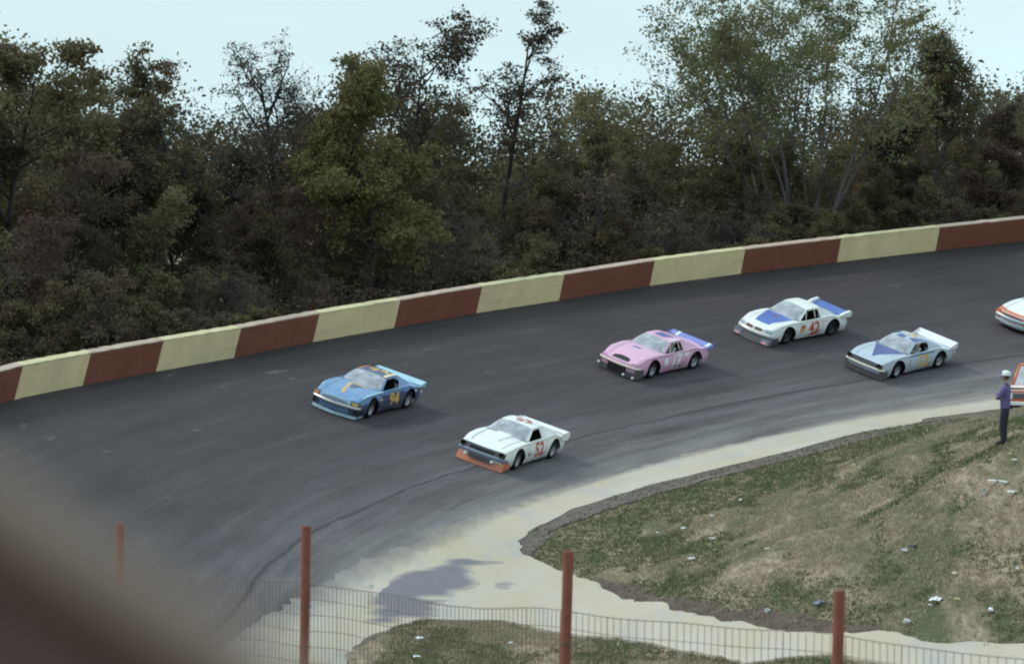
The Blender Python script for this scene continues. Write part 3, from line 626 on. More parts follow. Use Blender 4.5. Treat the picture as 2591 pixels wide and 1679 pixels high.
#@@TREES@@
#@@GRASS@@
# ------------------------------------------------------------------ race cars
rubber = M_plain('rubber', (.010, .009, .010), .85, .3, 20, spec=.2); black = M_plain('black_paint', (.012, .011, .013), .5, .2, 8)
inner_dark = M_plain('interior_dark', (.018, .016, .018), .9, .3, 6, spec=.1); steel = M_plain('chrome_trim', (.70, .68, .62), .28, .12, 9, metal=.85)
rim_pale = M_plain('rim_pale', (.30, .31, .34), .4, .2, 14, metal=.3); rim_dark = M_plain('rim_dark', (.03, .03, .032), .6, .2, 10)
grey_bar = M_plain('cage_grey', (.45, .46, .48), .5, .15, 8); cream = M_plain('cream_strip', (.80, .77, .62), .45, .1, 9); lamp_w = M_plain('lamp_white', (.85, .88, .90), .2, .1, 12)
def M_screen(name):
    m, n, l = new_mat(name); o = n.new('ShaderNodeOutputMaterial'); tr = n.new('ShaderNodeBsdfTransparent'); tr.inputs[0].default_value = (.78, .82, .84, 1)
    gl = n.new('ShaderNodeBsdfGlossy'); gl.inputs['Roughness'].default_value = .12; df = n.new('ShaderNodeBsdfDiffuse'); df.inputs[0].default_value = (.62, .66, .74, 1)  # pale diffuse share: sky reflection and haze put into the glass colour
    tc = n.new('ShaderNodeTexCoord'); t = noise_n(n, l, tc.outputs['Object'], 2.6, 5, .6)
    a = n.new('ShaderNodeMixShader'); b = n.new('ShaderNodeMixShader'); l.new(mrange(n, l, t.outputs['Fac'], .35, .65, .30, .72), a.inputs[0]); l.new(tr.outputs[0], a.inputs[1]); l.new(df.outputs[0], a.inputs[2])
    b.inputs[0].default_value = .22; l.new(a.outputs[0], b.inputs[1]); l.new(gl.outputs[0], b.inputs[2]); l.new(b.outputs[0], o.inputs['Surface']); return m
screen = M_screen('sky_pale_glass')
def M_smear():
    m, n, l = new_mat('rubber_smear'); o = n.new('ShaderNodeOutputMaterial'); tr = n.new('ShaderNodeBsdfTransparent'); d = n.new('ShaderNodeBsdfDiffuse'); d.inputs[0].default_value = (.04, .036, .036, 1); ms = n.new('ShaderNodeMixShader'); tc = n.new('ShaderNodeTexCoord')
    t = noise_n(n, l, mapping(n, l, tc.outputs['Object'], (2, 2, 9)), 2.5, 5, .65); l.new(mrange(n, l, t.outputs['Fac'], .48, .68, 0, .6), ms.inputs[0]); l.new(tr.outputs[0], ms.inputs[1]); l.new(d.outputs[0], ms.inputs[2]); l.new(ms.outputs[0], o.inputs[0]); return m
rub_m = M_smear()
AX = 1.40                                     # half the wheelbase
class Shape:
    """the analytic skin of one stock car: x forward, y to the driver's side, z up, wheels on z = 0"""
    def __init__(s, nose=2.42, tail=-2.36, W=.95, nose_z=.70, cowl_z=.88, hip=.05, fender=.055, roof=1.27, cowl_x=.82, roof_f=.16, roof_r=-.72, back_x=-1.62, deck_z=.93, plan=.16, tail_z=.93):
        s.__dict__.update(locals()); del s.__dict__['s']
    def w(s, x):
        r_ = s.W - .07 * max(0, (x - 1.75) / .65) ** 2 - .07 * max(0, (-x - 1.8) / .55) ** 2 - .02 * math.exp(-(x / .5) ** 2)
        return r_ + .018 * (math.exp(-((x - AX) / .34) ** 2) + math.exp(-((x + AX) / .36) ** 2))
    def zs(s, x):                              # shoulder line
        if x > .7: z = s.cowl_z - .02 - .045 * sst(.7, 1.9, x) - (s.cowl_z - .065 - s.nose_z) * sst(1.75, s.nose + .04, x) ** 1.3
        else: z = s.cowl_z - .02 + (s.tail_z - s.cowl_z) * sst(-.7, -1.9, x)
        return z + s.hip * math.exp(-((x + 1.25) / .45) ** 2) + .022 * math.exp(-((x - 1.3) / .5) ** 2)
    def px(s, x, y):                           # plan-view sweep of nose and tail
        return x - s.plan * (y / s.W) ** 2 * sst(1.1, s.nose, x) + .07 * (y / s.W) ** 2 * sst(-1.4, s.tail, x)
    def top(s, x, y):                          # hood, cowl and deck
        a = abs(y) / s.w(x); e = sst(1.0, .90, a)
        f = s.fender * sst(.4, 1.2, x) * math.exp(-((a - .80) / .13) ** 2) * e + s.hip * .5 * math.exp(-((x + 1.3) / .5) ** 2) * math.exp(-((a - .85) / .1) ** 2) * e
        c = (.035 * (1 - (a / .72) ** 2) if a < .72 else 0) * sst(s.nose + .1, 1.7, x)
        return s.zs(x) + .022 * e + f + c
    def side(s, x, z):
        z0, z1 = .17, s.zs(x); t = min(1, max(0, (z - z0) / (z1 - z0)))
        return s.w(x) * (.945 + .06 * math.sin(math.pi * min(1, t * 1.08) ** .85) - .012 * t)
    def zlow(s, x):
        z = .17 + .02 * sst(1.7, 2.3, x)
        for ax, rad in ((AX, .475), (-AX, .47)):
            d = abs(x - ax)
            if d < rad: z = max(z, .335 + math.sqrt(rad * rad - d * d) * .96)
        return z
    def roofp(s, x, y):                        # roof skin
        u = (s.roof_f - x) / (s.roof_f - s.roof_r)
        return s.roof + .03 * math.sin(math.pi * min(1, max(0, u * .85 + .1))) + .05 * (1 - (y / .62) ** 2) - .05
def body_mesh(S, name, mats, two_tone=None):
    cols = sorted(set([round(v, 4) for v in lin(S.tail, S.nose, 62)] + [c + o for c, r_ in ((AX, .475), (-AX, .47)) for o in (-r_ - .002, -r_ + .002, r_ - .002, r_ + .002, -r_ * .97, r_ * .97)]))
    NS, NT = 8, 13; V = []; Fq = []; ring = 2 * (NS + NT) - 1
    for x in cols:
        row_ = []
        w = S.w(x); z0 = S.zlow(x); z1 = S.zs(x)
        for i in range(NS): z = z0 + (z1 - z0) * i / (NS - 1) * .985; y = S.side(x, z); row_.append((S.px(x, y), y, z))
        for i in range(NT):
            a = 1 - (i + .6) / (NT - .4) if i < NT - 1 else 0; y = w * .985 * a; row_.append((S.px(x, y), y, S.top(x, y)))
        row_ += [(p[0], -p[1], p[2]) for p in row_[-2::-1]]; V += row_
    n = len(cols)
    for i in range(n - 1):
        for j in range(ring - 1):
            xm = .5 * (cols[i] + cols[i + 1]); k = j if j < ring // 2 else ring - 2 - j; ym = abs(V[i * ring + j][1] + V[i * ring + j + 1][1]) / 2
            if k >= NS and S.back_x + .06 < xm < S.cowl_x - .05 and ym < .78: continue     # cabin opening
            Fq.append((i * ring + j, (i + 1) * ring + j, (i + 1) * ring + j + 1, i * ring + j + 1))
    b = len(V)
    # nose and tail faces: rows between the lower edge and the outline above
    for end, x in ((0, cols[-1]), (1, cols[0])):
        i0 = (n - 1) * ring if not end else 0; outl = [V[i0 + j] for j in range(NS - 1, ring - NS + 1)]; m_ = len(outl); R_ = 6; base = len(V)
        for q in range(R_):
            t = q / (R_ - 1)
            for p in outl:
                zb = .20; bulge = (.035 if not end else -.03) * math.sin(math.pi * min(1, t * 1.2)); V.append((p[0] + bulge, p[1] * (1 - .03 * t), p[2] + (zb - p[2]) * t))
        for q in range(R_ - 1):
            for j in range(m_ - 1):
                a = base + q * m_ + j; Fq.append((a, a + 1, a + m_ + 1, a + m_))
    me = mesh_py(name, V, Fq, mats, True)
    bm = bmesh.new(); bm.from_mesh(me); bmesh.ops.remove_doubles(bm, verts=bm.verts, dist=.0008); bmesh.ops.recalc_face_normals(bm, faces=bm.faces); bm.to_mesh(me); bm.free()
    if two_tone:
        for p in me.polygons:
            c = p.center
            if abs(p.normal.z) < .45 and c.z < two_tone(c.x) and abs(c.y) > .6: p.material_index = 1
    me.set_sharp_from_angle(angle=R(50)); return me
def decal(name, poly, surf, mat, parent, step=.07, thick=.004):
    """a thin skin of paint or sheet laid on the surface surf(u, v) -> point, outward normal"""
    B = []
    for i in range(len(poly)):
        a, b = np.array(poly[i], float), np.array(poly[(i + 1) % len(poly)], float); k = max(1, int(np.linalg.norm(b - a) / step))
        for j in range(k): B.append(a + (b - a) * j / k)
    nb = len(B); Bn = np.array(B); x0, y0 = Bn.min(0); x1, y1 = Bn.max(0); pts = [Vector(q) for q in B]
    for gx in np.arange(x0 + step / 2, x1, step):
        for gy in np.arange(y0 + step / 2, y1, step):
            ins = False
            for i in range(nb):
                a, b = Bn[i - 1], Bn[i]
                if (a[1] > gy) != (b[1] > gy) and gx < (b[0]-a[0]) * (gy-a[1]) / (b[1]-a[1]) + a[0]: ins = not ins
            if ins and min(np.hypot(Bn[:, 0] - gx, Bn[:, 1] - gy)) > step * .35: pts.append(Vector((gx, gy)))
    r_ = delaunay_2d_cdt(pts, [(i, (i + 1) % nb) for i in range(nb)], [], 1, 1e-5); V = []
    for v in r_[0]:
        p, n_ = surf(v.x, v.y); V.append(Vector(p) + Vector(n_) * thick)
    return link(name, mesh_py(name, V, [tuple(f) for f in r_[2]], mat, True), parent)
def text_decal(name, txt, size, origin, du, dv, surf, mat, parent, bold=.03, thick=.007, shear=0., squeeze=.85, spacing=1.0):
    cu = bpy.data.curves.new('lettering', 'FONT'); cu.body = txt; cu.size = size; cu.offset = bold * size; cu.shear = shear; cu.align_x = 'CENTER'; cu.align_y = 'CENTER'; cu.resolution_u = 3; cu.space_character = spacing
    o = bpy.data.objects.new('lettering', cu); COL.objects.link(o); bpy.context.view_layer.update()
    me = bpy.data.meshes.new_from_object(o.evaluated_get(bpy.context.evaluated_depsgraph_get())); bpy.data.objects.remove(o); bpy.data.curves.remove(cu)
    bm = bmesh.new(); bm.from_mesh(me); bmesh.ops.triangulate(bm, faces=bm.faces); bmesh.ops.subdivide_edges(bm, edges=[e for e in bm.edges if e.calc_length() > .12], cuts=2)
    bmesh.ops.triangulate(bm, faces=bm.faces)
    for v in bm.verts:
        u = origin[0] + v.co.x * squeeze * du[0] + v.co.y * dv[0]; w = origin[1] + v.co.x * squeeze * du[1] + v.co.y * dv[1]; p, n_ = surf(u, w); v.co = Vector(p) + Vector(n_) * thick
    bm.to_mesh(me); bm.free(); me.name = name; me.materials.clear(); me.materials.append(mat); return link(name, me, parent)
def surf_top(S):
    def f(x, y):
        h = .01; n_ = Vector((-(S.top(x + h, y) - S.top(x - h, y)) / (2 * h), -(S.top(x, y + h) - S.top(x, y - h)) / (2 * h), 1)).normalized(); return (S.px(x, y), y, S.top(x, y)), n_
    return f
def surf_side(S): return lambda x, z: ((S.px(x, S.side(x, z)), S.side(x, z), z), (0, 1, 0))
def surf_roof(S): return lambda x, y: ((x, y, S.roofp(x, y)), (0, 0, 1))
def surf_nose(S): return lambda y, z: ((S.px(S.nose, y) + .035 * math.sin(math.pi * min(1, max(0, (S.top(S.nose, y) - z) / (S.top(S.nose, y) - .2)) * 1.2)), y, z), (1, 0, 0))
TYRE = None
def make_wheels(t, rimmat):
    global TYRE
    if TYRE is None:
        mb = MB(); hw = .135
        mb.lathe([(.20, -hw), (.27, -hw - .01), (.315, -hw + .008), (.332, -hw + .035), (.335, 0), (.332, hw - .035), (.315, hw - .008), (.27, hw + .01), (.20, hw)], 28); TYRE = mb.mesh('tyre', rubber, True)
        mb = MB(); mb.lathe([(.205, .12), (.20, .135), (.19, .12), (.165, .05), (.10, .035), (.075, .07), (.0, .075)], 24); make_wheels.rim = mb.mesh('rim', rim_pale, True)
        mb = MB(); mb.lathe([(.20, -.12), (.15, -.1), (0, -.1)], 16); make_wheels.drum = mb.mesh('hub', rim_dark, True)
    for sx in (1, -1):
        for sy in (1, -1):
            w_ = empty('wheel', (sx * AX, sy * .775, .335), t); w_.rotation_euler = (0, 0, (0 if sy > 0 else math.pi) + (R(5) if sx > 0 else 0))
            link('tyre', TYRE, w_); rm = make_wheels.rim
            if rimmat is not rim_pale:
                rm = rm.copy(); rm.materials.clear(); rm.materials.append(rimmat)
            link('rim', rm, w_); link('hub', make_wheels.drum, w_)
def greenhouse(S, t, paint, roof_paint=None, pillar_paint=None, window='oval', bars=None):
    roof_paint = roof_paint or paint; pp = pillar_paint or roof_paint; yb, yt = .80, .60
    us = lin(S.roof_f, S.roof_r, 11); vs_ = lin(-.60, .60, 11)
    mb = MB(); mb.grid(lambda x, y: (x, y, S.roofp(x, y)), us, vs_)
    mb.grid(lambda x, y: (x, y, S.roofp(x, y) - .03), us, vs_)
    ed = [(x, -.6) for x in us] + [(S.roof_r, y) for y in vs_] + [(x, .6) for x in us[::-1]] + [(S.roof_f, y) for y in vs_[::-1]]
    mb.grid(lambda q, k: (ed[int(q)][0], ed[int(q)][1], S.roofp(*ed[int(q)]) - .03 * k), list(range(len(ed))), [0, 1])
    mb.build('roof', roof_paint, t, angle=40)
    def cow(v): return Vector((S.cowl_x + .03 - .16 * (v / .75) ** 2, v, S.top(S.cowl_x - .1 * (v / .75) ** 2, v) + .004))
    def rof(v): return Vector((S.roof_f + .01 - .04 * (v / .6) ** 2, v, S.roofp(S.roof_f, min(.6, max(-.6, v))) - .004))
    def ws(u, v): a, b = cow(v * .735), rof(v * .585); return a + (b - a) * u + Vector((.35, 0, .6)) * .05 * math.sin(math.pi * u)
    mb = MB(); mb.grid(ws, lin(0, 1, 7), lin(-1, 1, 13)); mb.build('windscreen', screen, t, smooth=True)
    # A pillars: flat-section strips either side of the screen
    for sy in (1, -1):
        mb = MB(); secs = []
        for u in lin(0, 1, 7):
            a = ws(u, sy * .985); side = Vector((S.cowl_x - .20 + (S.roof_f - .08 - S.cowl_x + .20) * u, sy * (yb + (yt + .012 - yb) * u), a.z - .012)); o_ = Vector((-.03, -.03 * sy, -.02)); secs.append([a, side, side + o_, a + o_])
        mb.add([q for s in secs for q in s], [(i*4+j, i*4+(j+1)%4, (i+1)*4+(j+1)%4, (i+1)*4+j) for i in range(6) for j in range(4)] + [(0,1,2,3), (27,26,25,24)]); mb.build('windscreen_pillar', pp, t, angle=50)
    # roof rail + rear quarter: one pressed panel with the side window cut out of it
    zb = lambda x: S.top(max(S.back_x, min(S.cowl_x, x)), yb) - .012
    x_f0, x_f1 = S.cowl_x - .23, S.roof_f - .10; wr = S.__dict__.get('win_rear', -.62)
    def sidept(x, k, sy):                      # k: 0 belt .. 1 roof rail
        zt = S.roofp(min(S.roof_f, max(S.roof_r, x)), yt); z = zb(x) + (zt - .02 - zb(x)) * k; return Vector((x, sy * (yb + (yt + .014 - yb) * k), z))
    for sy in (1, -1):
        mb = MB(); o_ = Vector((0, -.025 * sy, 0))
        # rail over the window
        pts = lin(x_f1 + .02, S.roof_r + .05, 10); A = [sidept(x, .90, sy) for x in pts]; B_ = [sidept(x, 1.02, sy) for x in pts]
        mb.add(A + B_ + [p + o_ for p in A] + [p + o_ for p in B_], [f for i in range(9) for f in ((i, i+1, 11+i, 10+i), (20+i, 30+i, 31+i, 21+i), (i, 20+i, 21+i, i+1))])
        # quarter panel from the rear edge of the window back to the rear glass
        def wedge(k): 
            e = abs(2 * k - .92); return wr - (.0 if window == 'square' else .16 * (1 - min(1, e) ** 2)) + (.10 * (k) if window == 'square' else .0) + .05
        def redge(k): return S.back_x - .02 + (S.roof_r - .06 - S.back_x) * k ** .9
        ks = lin(0, 1, 9); us_ = lin(0, 1, 6)
        rows_ = [[sidept(wedge(k) + (redge(k) - wedge(k)) * u, k * 1.015, sy) for u in us_] for k in ks]
        base = len(mb.v); mb.add([p for r_ in rows_ for p in r_] + [p + o_ for r_ in rows_ for p in r_], [f for i in range(8) for j in range(5) for f in ((i*6+j, i*6+j+1, (i+1)*6+j+1, (i+1)*6+j), (54+i*6+j, 54+(i+1)*6+j, 54+(i+1)*6+j+1, 54+i*6+j+1))] + [(i*6, (i+1)*6, 54+(i+1)*6, 54+i*6) for i in range(8)] + [(i*6+5, 54+i*6+5, 54+(i+1)*6+5, (i+1)*6+5) for i in range(8)])
        mb.build('rear_quarter', pp, t, angle=45)
        if bars:
            for x0, x1 in bars: mb = MB(); mb.tube([sidept(x0, .0, sy) + Vector((0, -.05 * sy, 0)), sidept(x1, .93, sy) + Vector((0, -.05 * sy, 0))], .022, 6); mb.build('window_bar', cream, t, smooth=True)
    # rear glass
    def rg_(u, v):
        a = Vector((S.roof_r - .01, v * .57, S.roofp(S.roof_r, v * .57) - .006)); b = Vector((S.back_x + .02, v * .66, S.top(S.back_x, v * .66) + .004)); return a + (b - a) * u + Vector((-.3, 0, .6)) * .03 * math.sin(math.pi * u)
    mb = MB(); mb.grid(rg_, lin(0, 1, 6), lin(-1, 1, 9)); mb.build('rear_window', screen, t, smooth=True)
    # cabin: floor, dash, seat, cage
    mb = MB(); mb.box((S.back_x + .05, -.78, .30), (S.cowl_x - .02, .78, .36)).box((S.cowl_x - .36, -.74, .62), (S.cowl_x - .10, .74, S.cowl_z - .07)).box((S.back_x + .02, -.74, .36), (S.back_x + .12, .74, S.deck_z - .06))
    mb.box((-.55, .17, .36), (-.05, .63, .50)).box((-.66, .17, .45), (-.54, .63, 1.02)).box((-.68, .28, 1.02), (-.56, .52, 1.17)); mb.build('interior', inner_dark, t)
    mb = MB()
    for sy in (1, -1):
        mb.tube([(-.62, sy * .70, .36), (-.62, sy * .68, .90), (-.60, sy * .52, S.roof - .09), (.10, sy * .51, S.roof - .09), (.55, sy * .66, .92), (.62, sy * .70, .36)], .024, 6)
    mb.tube([(-.60, -.52, S.roof - .09), (-.60, .52, S.roof - .09)], .024, 6).tube([(.10, -.51, S.roof - .09), (.10, .51, S.roof - .09)], .024, 6).tube([(-.62, -.68, .8), (-.62, .68, .8)], .024, 6).tube([(.12, -.12, S.roof - .09), (.58, -.12, .86)], .022, 6)
    mb.build('roll_cage', grey_bar, t, smooth=True)
def bumper(S, t, mat, z=.50, h=.085, d=.07, out=.05, vee=0., name='front_bumper', width=.95, wrap=.22):
    mb = MB(); ys_ = lin(-width, width, 25); secs = []
    for y in ys_:
        x = S.px(S.nose, y) + out + .03 + vee * (1 - abs(y) / width); a = abs(y) / width; xx = x - (sst(.9, 1, a) * wrap * .5)
        secs.append([(xx - d, y, z - h / 2), (xx - .01, y, z - h / 2), (xx + .012, y, z - h / 4), (xx + .012, y, z + h / 4), (xx - .01, y, z + h / 2), (xx - d, y, z + h / 2)])
    m_ = 6; mb.add([q for s in secs for q in s], [(i*m_+j, i*m_+(j+1)%m_, (i+1)*m_+(j+1)%m_, (i+1)*m_+j) for i in range(24) for j in range(m_)] + [tuple(range(m_)), tuple(24*m_+j for j in range(m_))[::-1]])
    return mb.build(name, mat, t, angle=35)
def air_dam(S, t, mat, z0=.06, z1=.34, rake=.10, out=.02, width=.95, back=.42, vee=0.):
    mb = MB(); ys_ = lin(-width, width, 21); P = []
    P.append((S.px(S.nose, width) - back, -S.side(S.nose - back, .3) - .005)); P += [(S.px(S.nose, y) + out + vee * (1 - abs(y) / width), y) for y in ys_]; P.append((S.px(S.nose, width) - back, S.side(S.nose - back, .3) + .005))
    n = len(P); zz = lambda i, k: (z1 + (z0 - z1) * k)
    def pt(i, k, ins):
        x, y = P[i]; end = i in (0, n - 1); return (x + (0 if end else rake * k) - ins, y * (1 - (0 if not ins else .02)), zz(i, k) + (.06 * k if end else 0))
    V = [pt(i, k, q) for q in (0, .02) for i in range(n) for k in (0, .5, 1)]; m_ = 3 * n
    mb.add(V, [(i*3+k, (i+1)*3+k, (i+1)*3+k+1, i*3+k+1) for i in range(n-1) for k in range(2)] + [(m_+i*3+k, m_+i*3+k+1, m_+(i+1)*3+k+1, m_+(i+1)*3+k) for i in range(n-1) for k in range(2)] + [(i*3+2, (i+1)*3+2, m_+(i+1)*3+2, m_+i*3+2) for i in range(n-1)] + [(i*3, m_+i*3, m_+(i+1)*3, (i+1)*3) for i in range(n-1)])
    return mb.build('air_dam', mat, t, angle=40)
def spoiler(S, t, mat, h=.24, x0=-2.20, x1=-2.40, width=.97, ends=True, end_mat=None, zz=None, tip=0.):
    z0 = zz or S.top(x0, .3) + .0; mb = MB(); ys_ = lin(-width, width, 9)
    for q in (0,):
        V = [(x0 + (x1 - x0) * k + off, y, z0 + h * k + .0) for off in (0, -.02) for y in ys_ for k in (0, 1)]
        mb.add(V, [(i*2, i*2+2, i*2+3, i*2+1) for i in range(8)] + [(18+i*2, 18+i*2+1, 18+i*2+3, 18+i*2+2) for i in range(8)] + [(i*2+1, i*2+3, 18+i*2+3, 18+i*2+1) for i in range(8)] + [(0, 1, 19, 18), (16, 34, 35, 17)])
    sp_ = mb.build('rear_spoiler', mat, t, weld=False)
    if ends:
        for sy in (1, -1):
            mb = MB(); mb.slab([(x0 + .34, sy * width, z0 - .03), (x1, sy * width, z0 - .06), (x1 - .02, sy * width, z0 + h), (x1 + .06, sy * width, z0 + h + .004)], (0, sy * .018, 0)); mb.build('spoiler_end', end_mat or mat, t)
    return sp_
def chassis(S, t):
    mb = MB(); mb.box((.86, -.60, .11), (2.22, .60, .66)).box((-2.2, -.60, .12), (-.92, .60, .74)).box((-.95, -.80, .11), (.88, .80, .30)); mb.build('chassis', inner_dark, t)
    mb = MB()
    mb.tube([(-.4, .88, .17), (-1.0, .90, .17)], .035, 8); mb.build('exhaust_pipe', black, t)
    for sx in (1, -1): mb = MB(); mb.tube([(sx * AX, -.62, .335), (sx * AX, .62, .335)], .05, 8); mb.build('axle', black, t)
    b = MB(); b.box((-2.42, -.84, .40), (-2.35, .84, .52)); b.build('rear_bumper', steel, t)
def number(S, t, txt, m1, m2, x, z, size, bold=.03, squeeze=.9, roof=None, roofsize=.5, shear=0., spacing=1.0):
    if m2: text_decal('door_number_outline', txt, size, (x, z), (-1, 0), (0, 1), surf_side(S), m2, t, bold + .045, .004, shear, squeeze, spacing)
    text_decal('door_number', txt, size, (x, z), (-1, 0), (0, 1), surf_side(S), m1, t, bold, .0075, shear, squeeze, spacing)
    if roof:
        if m2: text_decal('roof_number_outline', txt, roofsize, roof, (-.45, .89), (-.89, -.45), surf_roof(S), m2, t, bold + .04, .004, 0, squeeze, spacing)
        text_decal('roof_number', txt, roofsize, roof, (-.45, .89), (-.89, -.45), surf_roof(S), m1, t, bold, .0075, 0, squeeze, spacing)
def place(t, fpx, rpx, scale=(1.03, .95, .95)):
    """set the car on the banked track so that its driver-side tyres stand where the photograph has them"""
    a, b = on_track(*fpx), on_track(*rpx); m = .5 * (a + b); n_ = tnormal(m); f = (a - b) - n_ * ((a - b) @ n_); f /= np.linalg.norm(f); l_ = np.cross(n_, f)
    sc = np.array(scale); c = m - l_ * .90 * sc[1]; r_ = math.hypot(c[0] - TC[0], c[1] - TC[1]); c[2] = cone(r_); wpos = t2w(c); Mx = np.stack([TM @ f, TM @ l_, TM @ n_], 1) * sc[None]
    t.matrix_world = Matrix([[*Mx[0], wpos[0]], [*Mx[1], wpos[1]], [*Mx[2], wpos[2] + .014], [0, 0, 0, 1]])
def seams(S, t, stickers=True):
    sd = surf_side(S); T = surf_top(S)
    for x in (.62, -.70): decal('door_seam', [(x, .24), (x + .012, .24), (x + .012, S.zs(x) - .02), (x, S.zs(x) - .02)], sd, seam_m, t, .08, .0025)
    decal('door_seam', [(-.70, .235), (.63, .235), (.63, .247), (-.70, .247)], sd, seam_m, t, .1, .0025)
    for sy in (1, -1): decal('hood_seam', [(S.nose - .20, sy * .575), (S.cowl_x + .06, sy * .64), (S.cowl_x + .06, sy * .652), (S.nose - .20, sy * .587)], T, seam_m, t, .1, .0025)
    decal('deck_seam', [(S.back_x - .05, -.62), (S.back_x - .05, .62), (S.back_x - .062, .62), (S.back_x - .062, -.62)], T, seam_m, t, .1, .003)
    decal('tyre_mark', [(-.52 + .21 * math.cos(a), .36 + .10 * math.sin(a)) for a in lin(0, 5.9, 14)], sd, rub_m, t, .07, .0018)
    for x, z, w_, m_ in () if not stickers else ((.86, .60, .09, d_white), (.74, .60, .08, d_yel), (.80, .48, .10, d_red), (.90, .70, .07, d_white)): decal('sponsor_sticker', [(x, z), (x - w_, z), (x - w_, z + .05), (x, z + .05)], sd, m_, t, .06, .004)
def new_car(label): return tag(empty('race_car'), label, 'race car', 'stock cars racing round the banked turn')
def zc(ox, oy, s, p): return (ox + p[0] / s, oy + p[1] / s)
hx = lambda *c: tuple(c)
P_blue = M_paint('paint_blue', (.17, .31, .56)); P_navy = M_paint('paint_navy', (.045, .060, .16)); P_ice = M_paint('paint_ice_blue', (.42, .66, .80)); P_white = M_paint('paint_white', (.88, .89, .87)); P_pink = M_paint('paint_pink', (.82, .46, .66))
P_silver = M_paint('paint_silver_blue', (.50, .585, .67)); P_royal = M_paint('paint_royal_blue', (.085, .16, .50)); P_indigo = M_paint('paint_indigo', (.06, .085, .30)); P_orange = M_paint('paint_orange', (.70, .16, .06)); P_coral = M_paint('paint_red_orange', (.66, .20, .10), .2)
seam_m = M_plain('panel_gap', (.03, .03, .032), .8, .2, 9)
P_lilac = M_paint('paint_lilac_blue', (.22, .26, .66)); d_yel = M_paint('decal_yellow', (.72, .46, .10), .15); d_pale = M_paint('decal_cream', (.80, .74, .52), .15); d_red = M_paint('decal_red', (.55, .09, .055), .15); d_white = M_paint('decal_white', (.84, .86, .84), .15)
d_brown = M_paint('decal_brown', (.20, .09, .06), .15); d_orange = M_paint('decal_orange', (.66, .26, .10), .15); d_blue = M_paint('decal_blue', (.10, .14, .42), .15); P_gun = M_paint('paint_gunmetal', (.10, .10, .115)); P_slate = M_paint('paint_slate', (.20, .24, .34)); d_pink = M_paint('decal_pink', (.75, .38, .38), .1)

# ---- blue car, number 94
S = Shape(nose_z=.65, fender=.05, back_x=-1.5, nose=2.50, tail_z=.78, deck_z=.82); S.win_rear = -.58
t = new_car('blue stock car with yellow 94 on its door and an ice-blue rear spoiler'); car94 = t
link('body', body_mesh(S, 'body', [P_blue, P_navy], lambda x: .60 if x > .95 else .72), t); greenhouse(S, t, P_blue, P_navy, P_blue); chassis(S, t); seams(S, t); make_wheels(t, rim_pale)  # navy lower sides: the shade on the flanks put into the paint
bumper(S, t, steel, .46, .10, .07, .03, .07); air_dam(S, t, P_ice, .07, .17, .03, -.02, .86, .45, .05); air_dam(S, t, black, .17, .42, .0, -.05, .90, .40, .02).name = 'lower_panel'
spoiler(S, t, P_ice, .11, -2.10, -2.36)
N = surf_nose(S); decal('grille', [(-.52, .53), (-.50, .62), (0, .66), (.50, .62), (.52, .53)], N, P_slate, t, .06, .006); decal('grille_surround', [(-.60, .525), (-.58, .65), (0, .69), (.58, .65), (.60, .525)], N, P_ice, t, .06, .003)
for y in (-.76, .76): decal('headlight_cover', [(y - .10, .54), (y - .10, .64), (y + .10, .64), (y + .10, .54)], N, d_orange if y < 0 else d_yel, t, .06, .008); decal('headlight_frame', [(y - .13, .52), (y - .13, .66), (y + .13, .66), (y + .13, .52)], N, P_gun, t, .06, .004)
T = surf_top(S); decal('hood_stripe', [(2.20, .00), (1.05, -.30), (.94, -.26), (.92, -.12), (.98, .44), (1.10, .40), (1.06, -.10), (1.12, -.16), (2.12, .10)], T, d_yel, t, .06, .004)
decal('hood_scoop_opening', [(1.14, -.11), (1.10, .34), (1.62, .12), (1.62, .0)], T, P_navy, t, .06, .003)
for sy in (1, -1): decal('fender_stripe', [(2.2, sy * .80), (1.3, sy * .86), (.7, sy * .86), (.7, sy * .90), (1.3, sy * .915), (2.1, sy * .87)], T, P_ice, t, .07, .003)
number(S, t, '94', d_yel, d_brown, -.20, .53, .62, .03, 1.12, (-.30, .06), .64)
RF = surf_roof(S); decal('roof_stripe', [(.14, .44), (-.70, .44), (-.70, .57), (.14, .57)], RF, d_pale, t, .1, .004); decal('roof_stripe', [(.14, -.57), (-.70, -.57), (-.70, -.48), (.14, -.48)], RF, d_orange, t, .1, .004)
decal('quarter_spots', [(-1.78, .62), (-1.78, .71), (-1.92, .71), (-1.92, .62)], surf_side(S), d_white, t, .06, .006)
o = MB(); o.lathe([(.0, 0), (.05, .0), (.05, .06), (0, .06)], 12); q = o.build('tail_lamp', lamp_w, t, angle=40); q.location = (-2.38, .82, .52)
place(t, zc(760, 890, 7, (1190, 1190)), zc(760, 890, 7, (1880, 1010)))
